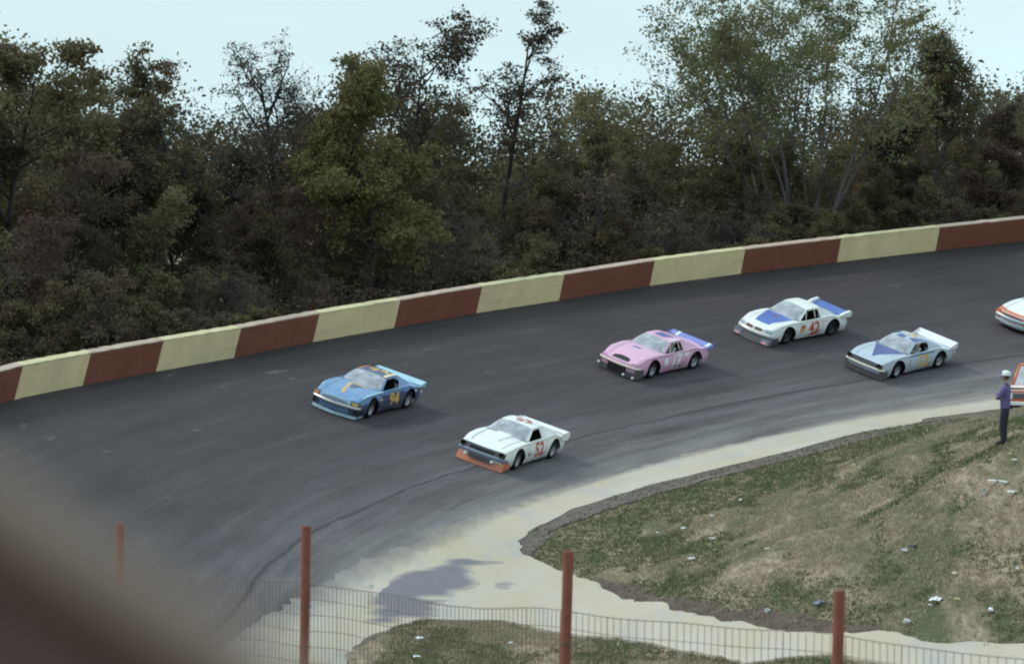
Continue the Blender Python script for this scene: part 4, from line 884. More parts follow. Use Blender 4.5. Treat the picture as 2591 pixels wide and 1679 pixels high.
# ---- white car, number 52
S = Shape(nose_z=.68, fender=.03, back_x=-1.75, deck_z=.86, tail_z=.80, hip=.07, plan=.09, nose=2.46); S.win_rear = -.50
t = new_car('white stock car with red 52 on its door and an orange front air dam'); car52 = t
link('body', body_mesh(S, 'body', [P_white]), t); greenhouse(S, t, P_white, window='square'); chassis(S, t); seams(S, t); make_wheels(t, rim_pale)
bumper(S, t, P_slate, .44, .11, .06, .03); air_dam(S, t, P_coral, .05, .36, .11, -.02, .89, .40)
N = surf_nose(S); decal('grille', [(-.88, .52), (-.89, .68), (-.55, .71), (.55, .71), (.89, .68), (.88, .52)], N, P_gun, t, .06, .004); decal('grille_opening', [(-.48, .53), (-.48, .65), (.48, .65), (.48, .53)], N, black, t, .06, .010)
for y in (-.74, .74):
    o = MB(); o.lathe([(0, 0), (.095, 0), (.11, .02), (.095, .012), (0, -.0)], 16); q = o.build('headlight_hole', black, t, smooth=True); q.rotation_euler = (0, 0, R(-90)); q.location = (S.px(S.nose, y) + .035, y, .605)
o = MB(); o.box((2.50, -.42, .24), (2.57, .42, .41)); o.build('oil_cooler_screen', P_gun, t)
for y in (-.55, .48): o = MB(); o.box((2.52, y - .05, .28), (2.58, y + .05, .36)); o.build('front_lamp', lamp_w, t)
T = surf_top(S); o = MB(); sc_ = lambda x, y, k: (x, y, S.top(x, y) + k)
o.add([sc_(1.85, -.22, .003), sc_(1.85, .22, .003), sc_(.92, -.30, .003), sc_(.92, .30, .003), sc_(1.80, -.18, .03), sc_(1.80, .18, .03), sc_(.92, -.25, .075), sc_(.92, .25, .075)], [(4, 5, 7, 6), (0, 1, 5, 4), (1, 3, 7, 5), (3, 2, 6, 7), (2, 0, 4, 6)]); o.build('hood_scoop', P_white, t)
for sy in (1, -1): decal('hood_seam', [(2.2, sy * .60), (.95, sy * .66), (.95, sy * .675), (2.2, sy * .615)], T, P_slate, t, .08, .003)
number(S, t, '52', d_red, None, -.16, .54, .68, .035, .98, (-.30, .05), .62)
decal('roof_sticker', [(-.46, .02), (-.46, .16), (-.58, .16), (-.58, .02)], surf_roof(S), d_orange, t, .06, .013)
spoiler(S, t, P_white, .05, -2.10, -2.40, .92, False)
for sy in (1, -1):
    o = MB(); pr_ = [(-1.60, .82), (-1.85, .905), (-2.28, .91), (-2.42, .86), (-2.46, .74), (-2.34, .60), (-1.95, .60)]; o.slab([(x, sy * .93, z) for x, z in pr_], (0, sy * .03, 0)); bevel(o.build('rear_fin', P_white, t), .012)
o = MB()
for k in range(6): o.slab([(-.42 - k * .035, .765 - k * .0, .90), (-.435 - k * .035, .765, .90), (-.435 - k * .035, .625, 1.20), (-.42 - k * .035, .625, 1.20)], (0, -.006, 0))
for k in range(5): o.slab([(-.40, .76 - k * .028, .92 + k * .06), (-.61, .76 - k * .028, .92 + k * .06), (-.61, .757 - k * .028, .932 + k * .06), (-.40, .757 - k * .028, .932 + k * .06)], (0, -.006, 0))
o.build('window_net', P_slate, t)
decal('sponsor_sticker', [(.70, .42), (.70, .54), (.52, .54), (.52, .42)], surf_side(S), P_slate, t, .06, .005)
place(t, zc(1120, 1020, 7, (1300, 1180)), zc(1120, 1020, 7, (1890, 1000)))
# ---- pink car, number 17
S = Shape(nose_z=.60, fender=.07, back_x=-1.62, plan=.13, hip=.06, nose=2.48, tail_z=.81, deck_z=.84); S.win_rear = -.66
t = new_car('pink stock car with white 17 on its door and a lilac-blue rear spoiler'); car17 = t
link('body', body_mesh(S, 'body', [P_pink]), t); greenhouse(S, t, P_pink, window='square', bars=[(.22, .08), (-.42, -.40)]); chassis(S, t); seams(S, t, False); make_wheels(t, rim_pale)
bumper(S, t, cream, .50, .055, .05, .03); air_dam(S, t, P_gun, .06, .46, .03, -.01, .92, .40)
N = surf_nose(S); T = surf_top(S); decal('nose_opening', [(2.40, -.40), (2.40, .40), (2.22, .36), (2.17, .12), (2.17, -.12), (2.24, -.36)], T, black, t, .06, .005)
o = MB(); o.box((2.46, -.42, .12), (2.52, .42, .44)); o.build('lower_opening', black, t)
for y, z in ((-.86, .25), (.40, .16), (.80, .13)):
    o = MB(); o.lathe([(0, .03), (.035, .025), (.05, .0), (.05, -.04), (0, -.04)], 14); q = o.build('front_lamp', lamp_w, t, smooth=True); q.rotation_euler = (0, 0, R(-90)); q.location = (S.px(S.nose, y) + .10, y, z)
decal('hood_sticker', [(1.28, -.30), (1.28, .08), (1.14, .08), (1.14, -.30)], T, d_blue, t, .06, .004); decal('roof_panel', [(.02, -.28), (.02, .18), (-.46, .34), (-.46, -.30)], surf_roof(S), d_blue, t, .08, .005)
decal('rail_stripe', [(.06, .50), (-.6, .50), (-.6, .59), (.06, .59)], surf_roof(S), d_white, t, .08, .005)
number(S, t, '17', d_white, None, -.10, .55, .70, .045, .95, None); o = None
decal('round_sticker', [(.60 + .15 * math.cos(a), .60 + .16 * math.sin(a)) for a in lin(0, 5.89, 16)], surf_side(S), d_white, t, .06, .006); decal('sponsor_sticker', [(-.58, .68), (-.58, .80), (-.90, .82), (-.90, .70)], surf_side(S), d_white, t, .06, .006)
decal('sponsor_sticker', [(.10, .30), (.10, .40), (-.46, .38), (-.46, .28)], surf_side(S), P_slate, t, .06, .006)
spoiler(S, t, P_lilac, .10, -2.08, -2.36)
for y in (-.62, .82):
    o = MB(); o.slab([(-2.08, y - .06, S.top(-2.08, .3)), (-2.08, y + .06, S.top(-2.08, .3)), (-2.36, y + .06, S.top(-2.08, .3) + .10), (-2.36, y - .06, S.top(-2.08, .3) + .10)], (.004, 0, .010)); o.build('spoiler_tape', d_white, t)
place(t, zc(1480, 800, 7, (1150, 1110)), zc(1480, 800, 7, (1910, 945)))
# ---- white car with blue hood, number 42
S = Shape(nose_z=.63, fender=.05, back_x=-1.62, plan=.18, hip=.07, nose=2.46, roof=1.30, tail_z=.78, deck_z=.84); S.win_rear = -.68
t = new_car('white stock car with a blue hood, blue tail and red 42 on its door'); car42 = t
link('body', body_mesh(S, 'body', [P_white]), t); greenhouse(S, t, P_white, window='square', bars=[(.22, .10), (-.36, -.36)]); chassis(S, t); seams(S, t, False); make_wheels(t, rim_dark)
bumper(S, t, P_white, .44, .12, .09, .05, .02); air_dam(S, t, P_gun, .06, .36, .12, .02, .95, .36)
N = surf_nose(S); T = surf_top(S)
for y in (-.23, .23): decal('grille_opening', [(y - .19, .58), (y - .15, .65), (y + .15, .65), (y + .19, .58), (y + .14, .54), (y - .14, .54)], N, d_brown, t, .05, .007)
for y in (-.72, .72):
    o = MB(); o.slab([(2.42, y - .22, .08), (2.42, y + .22, .08), (2.36, y + .22, .30), (2.36, y - .22, .30)], (.13, 0, 0)); o.build('dam_sticker', P_slate, t)
    o = MB(); o.slab([(2.557, y - .12, .10), (2.557, y + .10, .10), (2.525, y + .10, .20), (2.525, y - .12, .20)], (.006, 0, 0)); o.build('sticker_patch', d_pink, t)
for y in (-.70, .70): decal('headlight_cover', [(y - .12, .54), (y - .12, .64), (y + .12, .64), (y + .12, .54)], N, P_ice, t, .05, .005)
decal('hood_paint', [(2.12, -.30), (2.12, .42), (.86, .70), (.88, -.70)], T, P_royal, t, .07, .004); decal('hood_emblem', [(1.30, -.16), (1.30, .16), (1.18, .12), (1.18, -.12)], T, d_brown, t, .06, .008)
number(S, t, '42', d_red, None, -.20, .53, .66, .035, 1.0, None)
decal('flag_emblem', [(.68, .45), (.62, .72), (.36, .74), (.34, .62), (.44, .46)], surf_side(S), d_red, t, .05, .006); decal('flag_emblem_patch', [(.64, .44), (.58, .60), (.42, .60), (.44, .44)], surf_side(S), d_yel, t, .05, .009)
decal('name_script', [(-.62, .70), (-.64, .735), (-1.02, .775), (-1.0, .735)], surf_side(S), d_pink, t, .05, .006); decal('lower_patch', [(.14, .24), (.10, .32), (-.40, .32), (-.44, .22)], surf_side(S), d_red, t, .06, .006)
sp = spoiler(S, t, P_royal, .10, -1.95, -2.40, .80, False)
for sy in (1, -1):
    o = MB(); o.slab([(-1.80, sy * .80, .88), (-2.0, sy * .80, .945), (-2.36, sy * .80, 1.0), (-2.46, sy * .80, .94), (-2.46, sy * .80, .74), (-1.9, sy * .80, .76)], (0, sy * .14, 0)); bevel(o.build('spoiler_end', P_white, t), .02)
decal('deck_paint', [(-1.66, -.60), (-1.66, .60), (-2.25, .70), (-2.25, -.70)], T, P_royal, t, .08, .004)
place(t, zc(1820, 720, 6.61, (1080, 1010)), zc(1820, 720, 6.61, (1880, 860)))
# ---- silver and blue car, number 12
S = Shape(nose_z=.67, fender=.04, back_x=-1.58, plan=.07, hip=.06, nose=2.46, tail_z=.77, deck_z=.82); S.win_rear = -.58
t = new_car('silver stock car with a dark blue hood triangle and yellow number on its door'); car12 = t
link('body', body_mesh(S, 'body', [P_silver]), t); greenhouse(S, t, P_silver, P_silver, P_silver); chassis(S, t); seams(S, t); make_wheels(t, rim_pale)
bumper(S, t, cream, .49, .055, .06, .05, .0, 'front_bumper', .96); air_dam(S, t, P_gun, .08, .44, .02, .0, .95, .36)
N = surf_nose(S); T = surf_top(S); decal('grille', [(-.90, .54), (-.90, .70), (-.3, .725), (.3, .725), (.90, .70), (.90, .54)], N, P_gun, t, .06, .005)
for y in (-.74, .74):
    o = MB(); o.lathe([(0, 0), (.09, 0), (.115, .025), (.1, .012), (0, 0)], 16); q = o.build('headlight_hole', black, t, smooth=True); q.rotation_euler = (0, 0, R(-90)); q.location = (S.px(S.nose, y) + .035, y, .635)
decal('hood_triangle', [(2.12, .08), (.84, .72), (.84, .2), (.86, -.72)], T, P_indigo, t, .07, .004)
RF = surf_roof(S); decal('roof_triangle', [(.12, .56), (-.30, .57), (-.68, .57), (.02, .14)], RF, P_indigo, t, .08, .004); decal('roof_triangle', [(.14, -.36), (.14, .04), (-.12, .0), (-.2, -.34)], RF, P_indigo, t, .08, .004); decal('roof_triangle', [(.0, -.57), (-.5, -.57), (-.22, -.46)], RF, P_indigo, t, .08, .004)
decal('sill_stripe', [(.6, .80), (-.9, .80), (-.9, .85), (.6, .85)], surf_side(S), P_indigo, t, .1, .005)
number(S, t, '12', d_yel, None, -.24, .51, .64, .05, 1.08, (-.40, .02), .48)
spoiler(S, t, P_white, .19, -2.06, -2.36, .95)
o = MB(); o.lathe([(.0, 0), (.05, .0), (.05, .06), (0, .06)], 12); q = o.build('tail_lamp', lamp_w, t, angle=40); q.location = (-2.38, .82, .55)
place(t, zc(2110, 800, 7, (1050, 1115)), zc(2110, 800, 7, (1870, 915)))
# ---- sixth car, cut by the right edge
S = Shape(nose_z=.72, fender=.05, back_x=-1.6, plan=.14, nose=2.42)
t = new_car('white stock car with an orange nose and pale bumpers, cut by the right edge')
link('body', body_mesh(S, 'body', [P_white, P_orange], lambda x: .80), t); greenhouse(S, t, P_white); chassis(S, t); seams(S, t); make_wheels(t, rim_pale)
bumper(S, t, P_silver, .56, .11, .08, .05, .05); bumper(S, t, P_silver, .33, .13, .07, .03, .05, 'lower_bumper'); N = surf_nose(S); T = surf_top(S)
decal('nose_paint', [(-.92, .46), (-.92, .70), (0, .73), (.92, .70), (.92, .46)], N, P_orange, t, .06, .004); decal('hood_edge', [(2.40, -.92), (2.40, .92), (2.16, .84), (2.22, .3), (2.22, -.3), (2.16, -.84)], T, P_orange, t, .07, .004)
decal('grille', [(-.50, .56), (-.5, .68), (.5, .68), (.5, .56)], N, P_gun, t, .06, .008); spoiler(S, t, P_white, .17)
place(t, (2628, 846), (2742, 812))

# ------------------------------------------------------------------ orange pickup parked inside the turn
def make_pickup():
    t = tag(empty('pickup_truck'), 'orange and white pickup truck parked behind the man on the infield grass', 'truck'); OR, WH_ = P_orange, P_white
    def body_profile(): return [(2.45, .45), (2.50, .62), (2.48, 1.02), (1.15, 1.10), (1.05, 1.12), (.98, 1.12), (-.62, 1.12), (-.66, 1.14), (-2.55, 1.14), (-2.58, .50), (-1.9, .45), (1.9, .42)]
    for sy in (1, -1):
        pass
    mb = MB(); secs = []
    for y in (-.98, -.95, -.80, 0, .80, .95, .98):
        k = 1 if abs(y) < .9 else (.985 if abs(y) < .97 else .96); secs.append([(x * (1 if k == 1 else .995), y, .8 + (z - .8) * k + (.03 if (y == 0 and x > .9 and z > .9) else 0)) for x, z in body_profile()])
    m_ = 12; mb.add([q for s in secs for q in s], [(i*m_+j, i*m_+(j+1)%m_, (i+1)*m_+(j+1)%m_, (i+1)*m_+j) for i in range(6) for j in range(m_)] + [tuple(range(m_)), tuple(6*m_+j for j in range(m_))[::-1]]); bevel(mb.build('body', OR, t, angle=35), .02)
    mb = MB(); z0, z1 = 1.12, 1.80
    for a, b in ((((1.0, .90), (.42, .78))), ((1.0, -.90), (.42, -.78)), ((-.60, .90), (-.50, .78)), ((-.60, -.90), (-.50, -.78)), ((.08, .90), (.10, .78)), ((.08, -.90), (.10, -.78))): mb = MB(); mb.tube([(a[0], a[1], z0), (b[0], b[1], z1)], .05, 6); mb.build('cab_pillar', OR, t, smooth=True)
    mb = MB(); mb.box((-.56, -.80, z1 - .04), (.46, .80, z1 + .06)); bevel(mb.build('roof', OR, t), .05, 3)
    mb = MB(); mb.slab([(.98, -.84, z0), (.98, .84, z0), (.44, .74, z1 - .02), (.44, -.74, z1 - .02)], (-.012, 0, -.01)); mb.build('windscreen', screen, t); mb = MB(); mb.slab([(-.60, -.84, z0), (-.60, .84, z0), (-.52, .74, z1 - .02), (-.52, -.74, z1 - .02)], (.012, 0, 0)); mb.build('rear_window', screen, t)
    mb = MB(); mb.box((-.5, -.85, .7), (.9, .85, .76)).box((-.5, -.8, .76), (-.34, .8, 1.35)).box((.72, -.8, .9), (.92, .8, 1.11)); mb.build('interior', inner_dark, t)
    mb = MB(); mb.box((2.49, -.84, .70), (2.53, .84, .91)); mb.build('grille_surround', WH_, t); mb = MB(); mb.box((2.52, -.50, .70), (2.545, .50, .90)); mb.build('grille', P_gun, t)
    for y in (-.68, .68):
        mb = MB(); mb.lathe([(0, .05), (.08, .045), (.10, .02), (.10, 0), (0, 0)], 16); q = mb.build('headlight', lamp_w, t, smooth=True); q.rotation_euler = (0, 0, R(-90)); q.location = (2.52, y, .80)
    mb = MB(); mb.box((2.50, -.96, .47), (2.62, .96, .60)); bevel(mb.build('front_bumper', WH_, t), .02); mb = MB(); mb.box((1.3, -.92, 1.085), (2.42, .92, 1.118)); bevel(mb.build('hood_stripe', WH_, t), .01); mb = MB(); mb.box((2.485, -.9, .985), (2.515, .9, 1.03)); mb.build('hood_lip', WH_, t)
    for sx in (1.55, -1.5):
        for sy in (1, -1):
            w_ = empty('wheel', (sx, sy * .86, .36), t); w_.rotation_euler = (0, 0, 0 if sy > 0 else math.pi); w_.scale = (1.08, .8, 1.08); link('tyre', TYRE, w_); link('rim', make_wheels.rim, w_)
    mb = MB(); mb.box((-2.3, -.7, .30), (2.3, .7, .46)); mb.build('chassis', inner_dark, t); return t
t = make_pickup(); p = at(2640, 1050, 138.5); t.location = (p[0], p[1], gz(p[0], p[1])); t.rotation_euler = (0, 0, R(-112))
# ------------------------------------------------------------------ grass on the mound and the near bank
def inside(poly, q):
    q = np.asarray(q); ins = np.zeros(len(q), bool); B = np.asarray(poly)
    for i in range(len(B)):
        a, b = B[i - 1], B[i]; c = (a[1] > q[:, 1]) != (b[1] > q[:, 1])
        with np.errstate(divide='ignore', invalid='ignore'): ins ^= c & (q[:, 0] < (b[0]-a[0]) * (q[:, 1]-a[1]) / (b[1]-a[1]) + a[0])
    return ins
def M_blades(name, a, b, c):
    m, n, l = new_mat(name); o = n.new('ShaderNodeOutputMaterial'); g = n.new('ShaderNodeNewGeometry'); t = noise_n(n, l, g.outputs['Position'], 1.1, 4)
    k = mixc(n, l, g.outputs['Random Per Island'], a, b); k = mixc(n, l, mrange(n, l, t.outputs['Fac'], .4, .65), k, c)
    d = n.new('ShaderNodeBsdfDiffuse'); tr = n.new('ShaderNodeBsdfTranslucent'); ms = n.new('ShaderNodeMixShader'); ms.inputs[0].default_value = .3
    l.new(k, d.inputs[0]); l.new(k, tr.inputs[0]); l.new(d.outputs[0], ms.inputs[1]); l.new(tr.outputs[0], ms.inputs[2]); l.new(ms.outputs[0], o.inputs[0]); return m
# the mound's visible ground, gathered column by column from the eye so that no blade is wasted behind a crest
mound = [gp(*q)[:2] for q in upper[::-1] + lower + [(2680, 1640), (2680, 1030)]] if False else None
cand = []
gx, gy = rng.uniform(-9, 16, 420000), rng.uniform(70, 142, 420000)
zz = G(gx, gy); Dq = (np.stack([gx, gy, zz], 1) - OFF) @ fwd
pxq = W0 / 2 + FOC * gx / Dq; pyq = H0 / 2 - FOC * ((np.stack([gx, gy, zz], 1) - OFF) @ upv) / Dq
q = np.stack([gx, gy], 1); ok = (pxq > -40) & (pxq < 2640) & (pyq > 900) & (pyq < 1730)
q = q[ok]; zq = zz[ok]; pq = np.stack([pxq[ok], pyq[ok]], 1)
for Bd, kp in ((ROADB, 0), (DIRT1, .38), (DIRT2, .35)):
    k = ~inside(Bd, q) | (rng.uniform(size=len(q)) < kp); q, zq, pq = q[k], zq[k], pq[k]
xt = np.array([w2t((a, b, c)) for a, b, c in zip(q[:, 0], q[:, 1], zq)]); k = stad(xt[:, 0], xt[:, 1]) < RI - 1.0; q, zq = q[k], zq[k]
keep = np.array([noise.noise(Vector((a * .33 + .1 * b, b * .12, 0))) + .5 * noise.noise(Vector((a * 1.1, b * .5, 4))) for a, b in q])
def blades(name, pts, z, h, mat, per=3):
    n = len(pts) * per; P = np.repeat(np.c_[pts, z], per, axis=0); P[:, :2] += rng.normal(size=(n, 2)) * .05
    hh = h * rng.uniform(.5, 1.4, n); an = rng.uniform(0, 6.28, n); w = .018 * rng.uniform(.7, 1.5, n); ln = rng.normal(size=(n, 2)) * hh[:, None] * .5
    s = np.c_[np.cos(an) * w, np.sin(an) * w, np.zeros(n)]; T = P + np.c_[ln, hh]
    Vv = np.stack([P - s, P + s, T], 1).reshape(-1, 3); return tag(link(name, mesh_np(name, Vv, np.arange(3 * n).reshape(n, 3), mat)), kind='stuff')
g_green = M_blades('grass_green', (.092, .122, .055), (.175, .205, .098), (.150, .148, .085)); g_dry = M_blades('grass_dry', (.24, .20, .14), (.56, .48, .35), (.36, .30, .22))
Ue = np.array([gp(*v)[:2] for v in upper]); du = np.min(np.hypot(q[:, None, 0] - Ue[None, :, 0], q[:, None, 1] - Ue[None, :, 1]), 1)
a = keep < .02 + .5 * np.clip(1.5 - du / 6, 0, 1); sel = rng.uniform(size=len(q)); k2 = np.array([noise.noise(Vector((a_ * .55 + .25 * b_, b_ * .28, 9))) for a_, b_ in q]); dr = (~a & (k2 < .12)) | (~a & (rng.uniform(size=len(q)) < .22))
blades('grass', q[a & (sel < .42)], zq[a & (sel < .42)], .05, g_green); blades('dry_grass', q[dr & (sel < .45)], zq[dr & (sel < .45)], .06, g_dry); blades('dry_grass', q[a & (sel > .95)], zq[a & (sel > .95)], .09, g_dry)
# ------------------------------------------------------------------ litter on the grass
paper = M_plain('paper_white', (.80, .82, .82), .7, .12, 12); paper_p = M_plain('paper_pink', (.74, .46, .38), .7, .12, 12); paper_c = M_plain('paper_cream', (.72, .62, .40), .7, .12, 12); poly_b = M_plain('plastic_blue_grey', (.30, .34, .42), .4, .3, 9); dark_r = M_plain('rag_dark', (.07, .07, .09), .8, .3, 9)
def sheet(seed, L, w, mat, crumple=.18, name='paper_sheet'):
    mb = MB(); n_ = 6
    mb.grid(lambda u, v: (u * L, v * w, .02 + crumple * L * (.5 + noise.noise(Vector((u * 3.1 + seed, v * 3.1, seed * 1.7)))) * .8), lin(-.5, .5, n_), lin(-.5, .5, n_)); me = mb.mesh(name, mat)
    bm = bmesh.new(); bm.from_mesh(me); r_ = bmesh.ops.solidify(bm, geom=bm.faces[:], thickness=.004); bm.to_mesh(me); bm.free(); return link(name, me)
def cup(L, mat, name='paper_cup'):
    mb = MB(); mb.lathe([(0, 0), (.30 * L, 0), (.42 * L, L), (.39 * L, L), (.28 * L, .03 * L), (0, .03 * L)], 14, 'z'); return mb.build(name, mat, angle=40)
def bag(seed, L, mat, name='plastic_bag'):
    bm = bmesh.new(); bmesh.ops.create_icosphere(bm, subdivisions=3, radius=1)
    for v in bm.verts:
        k = .75 + .5 * noise.noise(v.co * 1.9 + Vector((seed, 0, 0))) + .2 * noise.noise(v.co * 5 + Vector((seed, 3, 0))); v.co = Vector((v.co.x * k * L * .5, v.co.y * k * L * .32, max(-.02, v.co.z * k * L * .22 + .03)))
    me = bpy.data.meshes.new(name); bm.to_mesh(me); bm.free(); me.materials.append(mat); me.set_sharp_from_angle(angle=R(30)); return link(name, me)
def z6(x, y): return (1500 + x / 2.1815, 1050 + y / 2.1815)
LIT = [('s', 2212, 375, .34, paper, 'folded white paper, left of the pair lying high on the mound'), ('s', 2266, 380, .30, paper, 'crumpled white paper right of a folded white paper high on the mound'), ('c', 2163, 430, .16, paper, 'white paper cup below two scraps of paper high on the mound'),
 ('s', 2310, 437, .40, paper, 'largest white paper scrap of the cluster high on the mound by the right edge'), ('b', 2035, 466, .18, paper_p, 'pale pink crumpled wrapper high on the right of the mound'), ('b', 1815, 578, .16, paper_p, 'small salmon pink wrapper halfway up the dry grass'),
 ('s', 1722, 760, .34, paper, 'long white paper strip beside a dark rag on the dry grass'), ('b', 1765, 738, .30, dark_r, 'dark grey rag lying against a white paper strip'), ('s', 1893, 1030, .46, paper, 'largest flat white paper sheet low on the mound'), ('b', 2010, 1028, .20, paper_c, 'tan crumpled wrapper beside the largest white sheet'),
 ('b', 1250, 1052, .46, poly_b, 'blue-grey plastic bag lying left of the right-hand fence post'), ('c', 975, 1090, .15, paper, 'white paper cup on the brown soil near the road'), ('c', 1750, 1152, .16, paper, 'white paper cup near the foot of the mound right of the fence post'), ('b', 1060, 1025, .14, paper_p, 'small pink wrapper above the brown soil'),
 ('s', 543, 800, .26, paper, 'white paper scrap alone on the green left end of the mound'), ('s', 655, 689, .26, paper, 'white paper scrap below a pale tuft of dry grass'), ('s', 355, 655, .18, paper, 'whitish scrap farthest left on the mound'), ('s', 500, 632, .20, paper, 'pale scrap left of the upper pale tuft'), ('b', 657, 565, .18, paper, 'pale crumpled scrap near the upper edge of the mound'),
 ('s', 815, 475, .18, paper, 'small white scrap on the first dry patch of the mound'), ('b', 1440, 287, .20, paper_c, 'cream wrapper highest on the middle of the mound'), ('b', 1380, 360, .15, paper_c, 'small cream wrapper just below a cream wrapper'), ('b', 2305, 225, .18, paper_c, 'yellowish wrapper by the feet of the standing man'),
 ('s', 2325, 256, .18, paper, 'small white scrap right below the yellowish wrapper'), ('b', 2195, 1085, .26, paper, 'ragged white plastic scrap low on the mound at the right'), ('s', 1995, 882, .20, paper_c, 'cream scrap in the dry grass above the largest white sheet'), ('s', 960, 745, .16, paper_c, 'small cream scrap in the middle of the mound'), ('b', 2345, 860, .18, paper, 'white crumpled scrap at the right edge of the mound'), ('b', 1860, 1060, .14, paper, 'small white scrap touching the largest sheet')]
for k, (ty, x, y, L, mt, lab) in enumerate(LIT):
    p = gp(*z6(x, y)); L *= .82; o = sheet(k + 1, L, L * random.uniform(.35, .6), mt) if ty == 's' else cup(L, mt) if ty == 'c' else bag(k * 3.1, L, mt)
    o.location = (p[0], p[1], p[2] + (.03 if ty != 'c' else .06)); o.rotation_euler = ((R(80) if ty == 'c' else R(random.uniform(8, 22))), R(random.uniform(-10, 10)), random.uniform(0, 6.28) if ty != 's' else R(random.uniform(20, 60)))
    tag(o, lab, 'litter', 'litter scattered over the grass')
for x, y, L, lab in ((690, 975, .20, 'white scrap on the near grass under the fence mesh, upper of two'), (672, 1100, .18, 'white scrap on the near grass under the fence mesh, lower of two'), (1300, 1008, .15, 'pale scrap on the near grass left of the middle fence post')):
    p = gp(800 + x / 2.6444, 1250 + y / 2.6444, 55, 120); o = sheet(x, L, L * .6, paper); o.location = (p[0], p[1], p[2] + .04); o.rotation_euler = (R(15), 0, R(30)); tag(o, lab, 'litter', 'litter scattered over the grass')
#@@PEOPLE@@
# ------------------------------------------------------------------ people
skin = M_plain('skin', (.42, .24, .17), .6, .1, 12); jacket = M_plain('jacket_purple', (.13, .095, .25), .8, .25, 9); jeans = M_plain('jeans_dark', (.030, .028, .048), .9, .25, 12); shoe = M_plain('shoe_black', (.02, .018, .02), .6, .2, 12); hair_m = M_plain('hair_brown', (.05, .032, .022), .8, .3, 30)
suit = M_plain('racing_suit', (.42, .42, .42), .8, .15, 9); helmet_m = M_plain('helmet_white', (.75, .75, .72), .3, .1, 9); visor = M_plain('visor_dark', (.02, .02, .025), .2, .1, 9)
def skin_body(name, J, E, mats, matfn, levels=2, root=0):
    """J: {key: (position, radius)}; E: edges. One continuous skinned body."""
    keys = list(J); idx = {k: i for i, k in enumerate(keys)}; me = bpy.data.meshes.new(name); me.from_pydata([J[k][0] for k in keys], [(idx[a], idx[b]) for a, b in E], [])
    o = bpy.data.objects.new(name, me); COL.objects.link(o); m = o.modifiers.new('skin', 'SKIN'); m.use_smooth_shade = True; m.branch_smoothing = .6
    for i, k in enumerate(keys):
        r_ = J[k][1]; me.skin_vertices[0].data[i].radius = r_ if isinstance(r_, tuple) else (r_, r_); me.skin_vertices[0].data[i].use_root = (i == root)
    s = o.modifiers.new('sub', 'SUBSURF'); s.levels = s.render_levels = levels; bpy.context.view_layer.update()
    nm = bpy.data.meshes.new_from_object(o.evaluated_get(bpy.context.evaluated_depsgraph_get())); bpy.data.objects.remove(o); nm.name = name; nm.materials.clear()
    for q in mats: nm.materials.append(q)
    for p in nm.polygons: p.material_index = matfn(p.center); p.use_smooth = True
    return nm
def head_mesh(name, mats, hair=True):
    bm = bmesh.new(); bmesh.ops.create_uvsphere(bm, u_segments=24, v_segments=18, radius=1)
    for v in bm.verts:
        x, y, z = v.co; f = max(0, x)
        X, Y, Z_ = x * .098, y * .077, z * .118
        if z < 0: Y *= 1 - .28 * min(1, -z) ** 1.3; X = X * (1 - .10 * -z) + .012 * -z
        nose = math.exp(-((y / .16) ** 2) - (((z + .12) / .22) ** 2)) * f; X += .022 * nose
        for sy in (1, -1): X -= .012 * math.exp(-(((y - sy * .42) / .18) ** 2) - (((z - .12) / .14) ** 2)) * f; Y += sy * .020 * math.exp(-(((x + .05) / .16) ** 2) - (((z + .05) / .24) ** 2)) * (1 if y * sy > .6 else 0)
        X += .006 * math.exp(-((y / .3) ** 2) - (((z + .5) / .07) ** 2)) * f - .005 * math.exp(-((y / .3) ** 2) - (((z + .44) / .04) ** 2)) * f
        v.co = (X, Y, Z_)
    me = bpy.data.meshes.new(name); bm.to_mesh(me); bm.free()
    for q in mats: me.materials.append(q)
    for p in me.polygons:
        c = p.center; p.use_smooth = True; p.material_index = 1 if hair and (c.x < .02 and c.z > -.05 and c.x < .03 - .3 * max(0, -c.z)) else 0
    return me
# man standing with folded arms on the mound, facing the track
J = {'pel': ((0, 0, .95), (.135, .165)), 'sp': ((.01, 0, 1.10), (.125, .16)), 'ch': ((.015, 0, 1.29), (.135, .19)), 'nb': ((.0, 0, 1.455), (.075, .085)), 'nk': ((.015, 0, 1.53), .056),
     'hl': ((0, .095, .86), .105), 'kl': ((.03, .10, .48), .072), 'al': ((-.01, .105, .09), .05), 'tl': ((.16, .12, .045), .042), 'hr': ((0, -.095, .86), .105), 'kr': ((.02, -.085, .48), .072), 'ar': ((-.03, -.08, .09), .05), 'tr': ((.14, -.09, .045), .042),
     'shl': ((.0, .195, 1.40), .085), 'ell': ((.11, .27, 1.13), .064), 'wrl': ((.25, .03, 1.17), .048), 'hdl': ((.245, -.07, 1.20), .040), 'shr': ((.0, -.195, 1.40), .085), 'elr': ((.11, -.27, 1.12), .064), 'wrr': ((.24, -.02, 1.12), .048), 'hdr': ((.20, .09, 1.145), .040)}
E_ = [('pel', 'sp'), ('sp', 'ch'), ('ch', 'nb'), ('nb', 'nk'), ('pel', 'hl'), ('hl', 'kl'), ('kl', 'al'), ('al', 'tl'), ('pel', 'hr'), ('hr', 'kr'), ('kr', 'ar'), ('ar', 'tr'), ('ch', 'shl'), ('shl', 'ell'), ('ell', 'wrl'), ('wrl', 'hdl'), ('ch', 'shr'), ('shr', 'elr'), ('elr', 'wrr'), ('wrr', 'hdr')]
